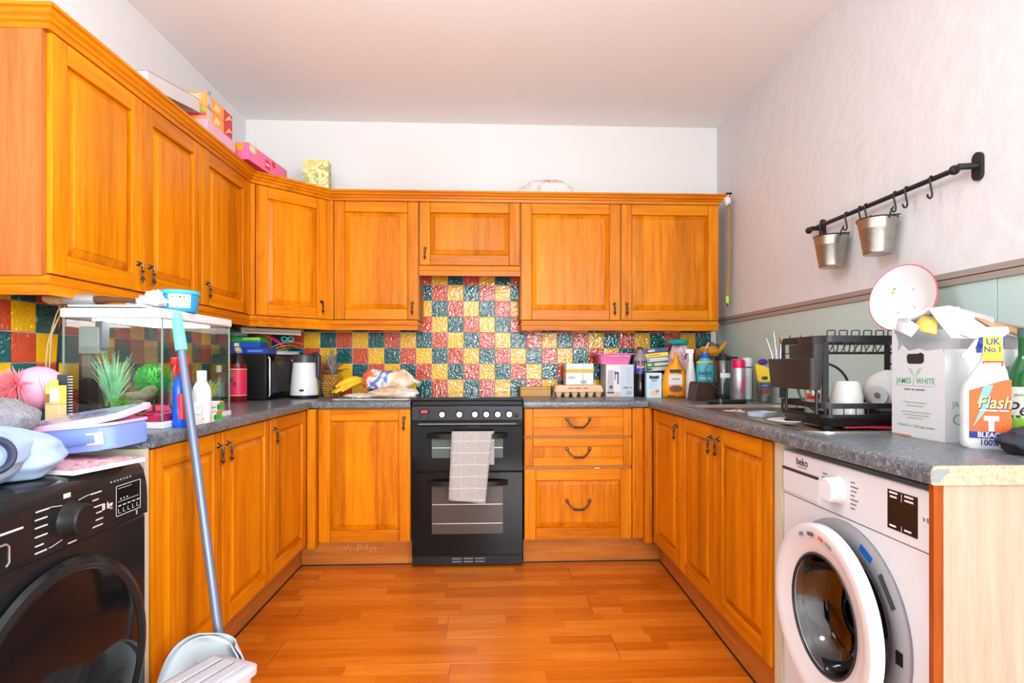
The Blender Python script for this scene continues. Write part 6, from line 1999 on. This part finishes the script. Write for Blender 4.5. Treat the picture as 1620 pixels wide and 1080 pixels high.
MB().prism([(-0.006, 0.135), (-0.020, 0.095), (-0.008, 0.092), (-0.030, 0.040), (0.012, 0.098), (0.0, 0.102), (0.014, 0.138)], yf - 0.0006, yf).build('lightning_print', mat('flash_sky', (110, 180, 226), 0.4), FL)
MB().box(-0.038, 0.053, yf - 0.0008, yf + 0.001, 0.014, 0.0295).build('navy_band', mat('flash_navy', (22, 44, 130), 0.4), FL)
text(FL, 'Flash', 0.040, 'flash_navy', (0.017, yf - 0.0009, 0.0955), shear=0.25, bold=0.0016, sx=0.92)
text(FL, 'Flash', 0.040, mat('flash_yellow', (255, 232, 90), 0.4), (0.016, yf - 0.0014, 0.0965), shear=0.25, bold=0.0002, sx=0.92)
text(FL, '########## #####', 0.0068, 'ink_white', (0.016, yf - 0.0012, 0.079), bold=0.0002)
text(FL, 'BLEACH', 0.0165, 'ink_white', (0.010, yf - 0.0012, 0.0218), bold=0.0004)
text(FL, '100%', 0.019, 'flash_navy', (0.005, yf - 0.0006, 0.004), bold=0.0004)
MB().box(-0.006, 0.026, yf - 0.0007, yf, 0.055, 0.066).box(0.004, 0.016, yf - 0.0007, yf, 0.031, 0.055).build('spray_print', 'ink_white', FL)
for o in set(bpy.data.objects) - _n0:
    o.location.z += 0.012
tagp = MB().box(-0.006, 0.036, -0.0205, -0.0195, 0.205, 0.262).build('neck_tag', mat('tag_yellow', (250, 222, 50), 0.4), FL)
text(FL, 'UK', 0.022, 'flash_navy', (0.015, -0.0208, 0.250), bold=0.0005)
text(FL, 'No.1', 0.019, 'flash_navy', (0.015, -0.0208, 0.232), bold=0.0005)
MB().box(-0.007, 0.037, -0.0209, -0.0195, 0.193, 0.2055).build('red_tag', mat('tag_red', (214, 50, 40), 0.4), FL)
text(FL, '# ######', 0.0085, 'ink_white', (0.015, -0.0212, 0.1993), bold=0.0003)

t = thing('juice_bottle', 'green glass pear juice bottle at the right edge behind black cloth', 'bottle', (1.318, -2.300, CT), R(-40))
mat('green_bottle', (28, 92, 48), 0.08, spec=0.6)
MB().lathe([(0, 0), (0.042, 0), (0.045, 0.006), (0.045, 0.150), (0.040, 0.172), (0.024, 0.200), (0.0155, 0.220), (0.0145, 0.262), (0, 0.262)], 36).build('bottle', 'green_bottle', t)
MB().lathe([(0, 0.262), (0.0165, 0.262), (0.0165, 0.286), (0, 0.287)], 24).build('cap', mat('cap_green', (60, 92, 84), 0.5), t)
band(t, 0.0454, 0.014, 0.143, -105, 105, mat('pear_label', (234, 236, 220), 0.5))
text(t, 'Pear', 0.048, mat('plum', (70, 44, 66), 0.5), (0, 0, 0.088), wrap=0.0458, shear=0.2)
text(t, 'JAMES WHITE', 0.0085, 'print_grey', (0, 0, 0.123), wrap=0.0458)
text(t, 'ORGANIC', 0.011, 'jw_green', (0, 0, 0.026), wrap=0.0458)
for a, z, r_ in ((-36, 0.050, 0.013), (-16, 0.052, 0.012)):
    MB().mark().lathe([(0, 0), (r_, 0.004), (r_ * 1.05, 0.010), (r_ * 0.55, 0.024), (r_ * 0.25, 0.030), (0, 0.031)], 16, flat=0.1).xf(Matrix.Rotation(R(a), 4, 'Z') @ Matrix.Translation((0, -0.0458, z - 0.012))).build('pear_print', mat('pear_green', (136, 186, 50), 0.5), t)
for a in (-46, -28, -6):
    band(t, 0.0459, 0.068, 0.074, a, a + 12, mat('pear_leaf', (50, 76, 50), 0.5), name='leaf_print')
tag(lump((1.215, -2.450, CT + 0.026), (0.092, 0.062, 0.036), 36, 22, 0.35, 2.0, 71.0, CT + 0.001).build('dark_cloth', mat('navy_cloth', (44, 44, 54), 0.85, bump=0.4, bscale=20), angle=70, sub=1), 'dark navy grey crumpled cloth on the near right worktop', 'cloth')

# ---------------------------------------------------------------- wall rail with hooks and buckets
RL = thing('utensil_rail', 'black metal rail fixed to the right wall with hooks', 'rail', (0, 0, 0))
rxw = 1.436
MB().cyl((rxw, -1.150, 1.690), (rxw, -1.975, 1.690), 0.0085, seg=14).build('rod', 'black_wire', RL)
MB().ball((rxw, -1.146, 1.690), 0.015, 14, 10).build('finial', 'black_wire', RL)
MB().ball((rxw, -1.945, 1.690), 0.015, 14, 10).build('finial', 'black_wire', RL)
for y in (-1.185, -1.985):
    MB().cyl((XR - 0.008, y, 1.690), (rxw - 0.012, y + (0.012 if y < -1.5 else 0), 1.690), 0.010, seg=12).build('bracket_arm', 'black_wire', RL)
    MB().prism(rounded(0.034, 0.085, 0.016, 5, y, 1.688), XR - 0.012, XR - 0.0005, 'x', bev=0.002).build('wall_plate', 'black_wire', RL)
GH = 'hooks on the wall rail'
hook = MB()
pts = []
for i in range(9):
    a = R(200 - 220 * i / 8)
    pts.append((0, 0.0115 * math.cos(a), 0.0115 * math.sin(a)))
pts2 = [(-0.010, 0.0, 0.0)]
hp = [(0.0105 * math.cos(R(a)), 0, 0.0105 * math.sin(R(a))) for a in range(-20, 200, 20)] + [(-0.0085, 0, -0.012), (-0.002, 0, -0.032), (0.002, 0, -0.044)]
hp += [(-0.010 + 0.012 * math.cos(R(a)), 0, -0.050 + 0.012 * math.sin(R(a))) for a in range(0, -190, -20)]
hook.tube(hp, 0.0032, 7)
hk = hook.build('hook', 'black_wire')
labs = ['black hook nearest the far end of the rail, above the far bucket', 'black hook between the two buckets on the rail, carrying far bucket', 'second black hook between the two buckets on the rail', 'black hook over the left rim of the near bucket',
        'black hook carrying the right side of the near bucket', 'empty black hook just right of the near bucket', 'empty black hook closest to the near rail end']
for i, y in enumerate((-1.245, -1.415, -1.430, -1.500, -1.535, -1.690, -1.745, -1.855)):
    if i == 2:
        continue
    j = i if i < 2 else i - 1
    o = hk if i == 0 else hk.copy()
    if i:
        C.objects.link(o)
    o.location = (rxw, y, 1.690)
    o.rotation_euler = (0, 0, R(20))
    tag(o, labs[j], 'hook', GH)
mat('galvanised', (168, 164, 156), 0.3, metal=0.9, vary=0.12, vscale=30)
for i, (y, lab) in enumerate(((-1.355, 'small galvanised bucket at the far end of the wall rail'), (-1.635, 'small galvanised bucket hanging nearer, right of the other bucket'))):
    t = thing('bucket', lab, 'bucket', (1.408, y, 1.488), 0, 'buckets on the wall rail')
    MB().lathe([(0, 0), (0.043, 0), (0.0445, 0.002), (0.0455, 0.010), (0.0575, 0.088), (0.0585, 0.090), (0.0585, 0.092), (0.0640, 0.126), (0.0625, 0.126), (0.044, 0.008), (0, 0.006)], 40).build('body', 'galvanised', t)
    MB().mark().lathe([(0.063, 0.125), (0.0662, 0.127), (0.063, 0.1295)], 40, cap=False).build('rim', mat('rim_dark', (60, 58, 56), 0.4, metal=0.8), t, solid=0.001)
    for s_ in (-1, 1):
        MB().tube([(0.0, s_ * 0.064, 0.118), (-0.002, s_ * 0.071, 0.135), (0.01, s_ * 0.066, 0.150), (0.018, s_ * 0.058, 0.158)], 0.0028, 6).build('ear', 'black_wire', t)
    MB().tube([(0, -0.068, 0.128), (0.045, -0.055, 0.134), (0.068, 0, 0.137), (0.045, 0.055, 0.134), (0, 0.068, 0.128)], 0.0022, 6).build('handle', 'black_wire', t)

# ---------------------------------------------------------------- on top of the wall cupboards
TZ = 2.1035
GT = 'boxes on top of the wall cupboards'
t = thing('flat_box', 'long flat grey cardboard box lying nearest on the left wall cupboards', 'box', (-1.245, -1.500, 2.106), 0, GT, rot=(R(11), 0, R(90)))
t.rotation_euler = (0, R(-10.5), R(90))
MB().box(0, 0.375, 0, 0.12, 0, 0.055, 0.001).build('box', mat('grey_card', (206, 198, 196), 0.7, vary=0.04, vscale=10), t)
MB().box(0, 0.375, -0.0006, 0.12, 0.0553, 0.0565).build('red_edge', mat('edge_red', (190, 90, 84), 0.6), t)
t = thing('snack_box', 'thin pale pink box at the bottom of the orange box stack', 'box', (-1.222, -1.115, TZ), PI / 2, GT)
MB().box(0, 0.27, 0, 0.14, 0, 0.052, 0.001).build('box', mat('pale_pink', (226, 172, 190), 0.5), t)
mat('crisp_orange', (240, 158, 70), 0.45)
mat('crisp_red', (206, 52, 52), 0.45)
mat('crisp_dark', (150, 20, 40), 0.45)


def crisp(label, y, z, L, hgt, col, extra):
    t = thing('snack_box', label, 'box', (-1.230, y, z), PI / 2, GT)
    MB().box(0, L, 0, 0.145, 0, hgt, 0.001).build('box', col, t)
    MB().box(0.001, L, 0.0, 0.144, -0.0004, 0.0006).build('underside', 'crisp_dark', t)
    if extra == 'front':
        MB().box(0.012, 0.045, -0.0006, 0.001, 0.008, hgt - 0.006).build('barcode_panel', 'ink_white', t)
        for i in range(8):
            MB().box(0.016, 0.041, -0.001, 0, 0.014 + i * 0.008, 0.017 + i * 0.008).build('barcode_bar', 'print_grey', t)
        MB().prism([(0.06, 0.01), (0.09, hgt - 0.01), (0.13, hgt - 0.02), (0.12, 0.02)], -0.0006, 0).build('swirl_print', mat('swirl', (250, 206, 130), 0.45), t)
    if extra == 'flash':
        MB().prism([(0.01, 0.01), (0.05, hgt - 0.01), (0.08, hgt - 0.02), (0.05, 0.03)], -0.0006, 0).build('swirl_print', 'swirl', t)
    return t


crisp('orange snack multipack box with barcode, lower near box of the stack', -1.110, TZ + 0.053, 0.165, 0.058, 'crisp_orange', 'front')
t = crisp('orange snack multipack box lettered classic, on top of the stack', -1.110, TZ + 0.1117, 0.165, 0.060, 'crisp_orange', 'front')
text(t, 'CLASSIC', 0.026, 'ink_white', (-0.0006, 0.070, 0.040), rot=(0, 0, -PI / 2), bold=0.0005)
text(t, 'PACK', 0.020, 'ink_white', (-0.0006, 0.070, 0.014), rot=(0, 0, -PI / 2), bold=0.0005)
t = bpy.data.objects['snack_box.001']
MB().box(-0.0008, 0, 0.0, 0.14, 0.028, 0.040).build('green_stripe', mat('stripe_green', (110, 190, 60), 0.45), t)
MB().box(-0.0008, 0, 0.0, 0.14, 0.016, 0.0275).build('pink_stripe', mat('stripe_pink', (226, 60, 130), 0.45), t)
crisp('red snack box at the far end of the stack, lower', -0.943, TZ + 0.053, 0.085, 0.058, 'crisp_red', 'flash')
crisp('red snack box at the far end of the stack, upper', -0.943, TZ + 0.1117, 0.085, 0.060, 'crisp_red', 'flash')
t = thing('snack_box', 'long pink box with red and gold print near the corner cupboard', 'box', (-1.192, -0.770, TZ + 0.002), PI / 2 - R(6), GT)
MB().box(0, 0.42, 0, 0.12, 0, 0.084, 0.001).build('box', mat('pink_box', (240, 112, 166), 0.45), t)
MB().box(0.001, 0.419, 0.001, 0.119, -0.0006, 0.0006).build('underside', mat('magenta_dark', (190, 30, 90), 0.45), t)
MB().prism([(0.0, 0.084), (0.012, 0.05), (0.06, 0.035), (0.10, 0.084)], -0.0006, 0).build('gold_print', mat('gold_box', (236, 160, 40), 0.45), t)
MB().prism(rounded(0.05, 0.03, 0.004, cx=0.04, cz=0.062), -0.0011, -0.0005).build('white_print', 'ink_white', t)
MB().box(0.17, 0.22, -0.0006, 0, 0.014, 0.062).build('red_print', mat('box_red', (220, 36, 50), 0.45), t)
text(t, '###', 0.022, 'ink_white', (0.195, -0.0008, 0.038))
MB().mark().ball((0.26, -0.0003, 0.06), (0.022, 0.0008, 0.018), 12, 8).build('red_print', 'box_red', t)
MB().prism([(0.32, 0.0), (0.36, 0.045), (0.42, 0.02), (0.42, 0.0)], -0.0006, 0).build('gold_print', 'gold_box', t)
MB().prism(rounded(0.07, 0.035, 0.004, cx=-0.06, cz=0.062), -0.0006, 0).build('gold_print', 'gold_box', t).rotation_euler = (0, 0, -PI / 2)
t = thing('tea_box', 'yellow green patterned tea box on top of the angled corner cupboard', 'box', (-1.070, -0.318, TZ - 0.002), R(4), GT)
fabric('tea_print', [(0.36, (206, 196, 110)), (0.46, (228, 222, 170)), (0.54, (150, 160, 70)), (0.62, (232, 226, 180)), (0.7, (110, 100, 80))], 16)
MB().box(0, 0.142, 0, 0.08, 0, 0.168, 0.001).build('box', 'tea_print', t)
MB().box(-0.0006, 0, 0.002, 0.078, 0.002, 0.166).build('side', mat('tea_side', (222, 214, 186), 0.6), t)
t = thing('plastic_bag', 'crumpled white plastic bag with red print on top of the right cupboards', 'bag', (0.365, -0.215, 2.062))
lump((0.0, 0, 0.045), (0.145, 0.07, 0.082), 36, 22, 0.35, 2.2, 81.0, 0.0).build('bag', mat('bag_white', (232, 226, 220), 0.35), t, angle=60)
lump((-0.015, -0.045, 0.098), (0.030, 0.022, 0.022), 16, 10, 0.3, 2.2, 83.0).build('red_print', mat('bag_red', (222, 70, 50), 0.4), t, angle=60)
# things hanging at the right end of the wall cupboards
t = thing('lanyard', 'yellow lanyard with lime green clip hanging at the right cupboard end', 'lanyard', (1.432, -0.280, 0))
mat('lanyard_yellow', (226, 182, 50), 0.7)
MB().tube([(0.0, 0, 2.10), (0.004, -0.002, 2.03), (0.012, 0, 1.9), (0.010, 0, 1.75), (0.004, 0, 1.6), (-0.002, 0, 1.50)], 0.009, 8, sq=(1, 0.15)).build('strap', 'lanyard_yellow', t)
MB().tube([(0.006, 0.006, 2.10), (0.020, 0.004, 2.0), (0.022, 0.004, 1.8), (0.016, 0.004, 1.62), (0.002, 0.002, 1.50)], 0.006, 8, sq=(1, 0.15)).build('strap', 'lanyard_yellow', t)
MB().box(-0.010, 0.008, -0.005, 0.005, 1.455, 1.50, 0.003).build('clip', mat('lime', (180, 226, 30), 0.4), t)
MB().box(-0.004, 0.002, -0.006, 0.006, 1.437, 1.456, 0.002).build('buckle', mat('dark_green', (50, 90, 30), 0.4), t)
t = thing('plastic_strip', 'twisted red and white plastic strip hooked over the cornice end', 'strip', (1.425, -0.300, 0))
MB().grid(lambda u, v_: (-0.022 + 0.030 * u + 0.012 * (1 - v_), 0.004 * math.sin(u * 5), 2.035 + 0.060 * v_ + 0.02 * u), 6, 8).build('white_part', 'bag_white', t, solid=0.001)
MB().grid(lambda u, v_: (0.004 + 0.010 * u, -0.002 + 0.003 * math.sin(v_ * 6), 2.055 + 0.05 * v_), 3, 8).build('red_part', 'bag_red', t, solid=0.001)
MB().box(-0.012, 0.022, -0.012, 0.012, 2.1035, 2.112, 0.002).build('black_clip', 'black_matte', t)
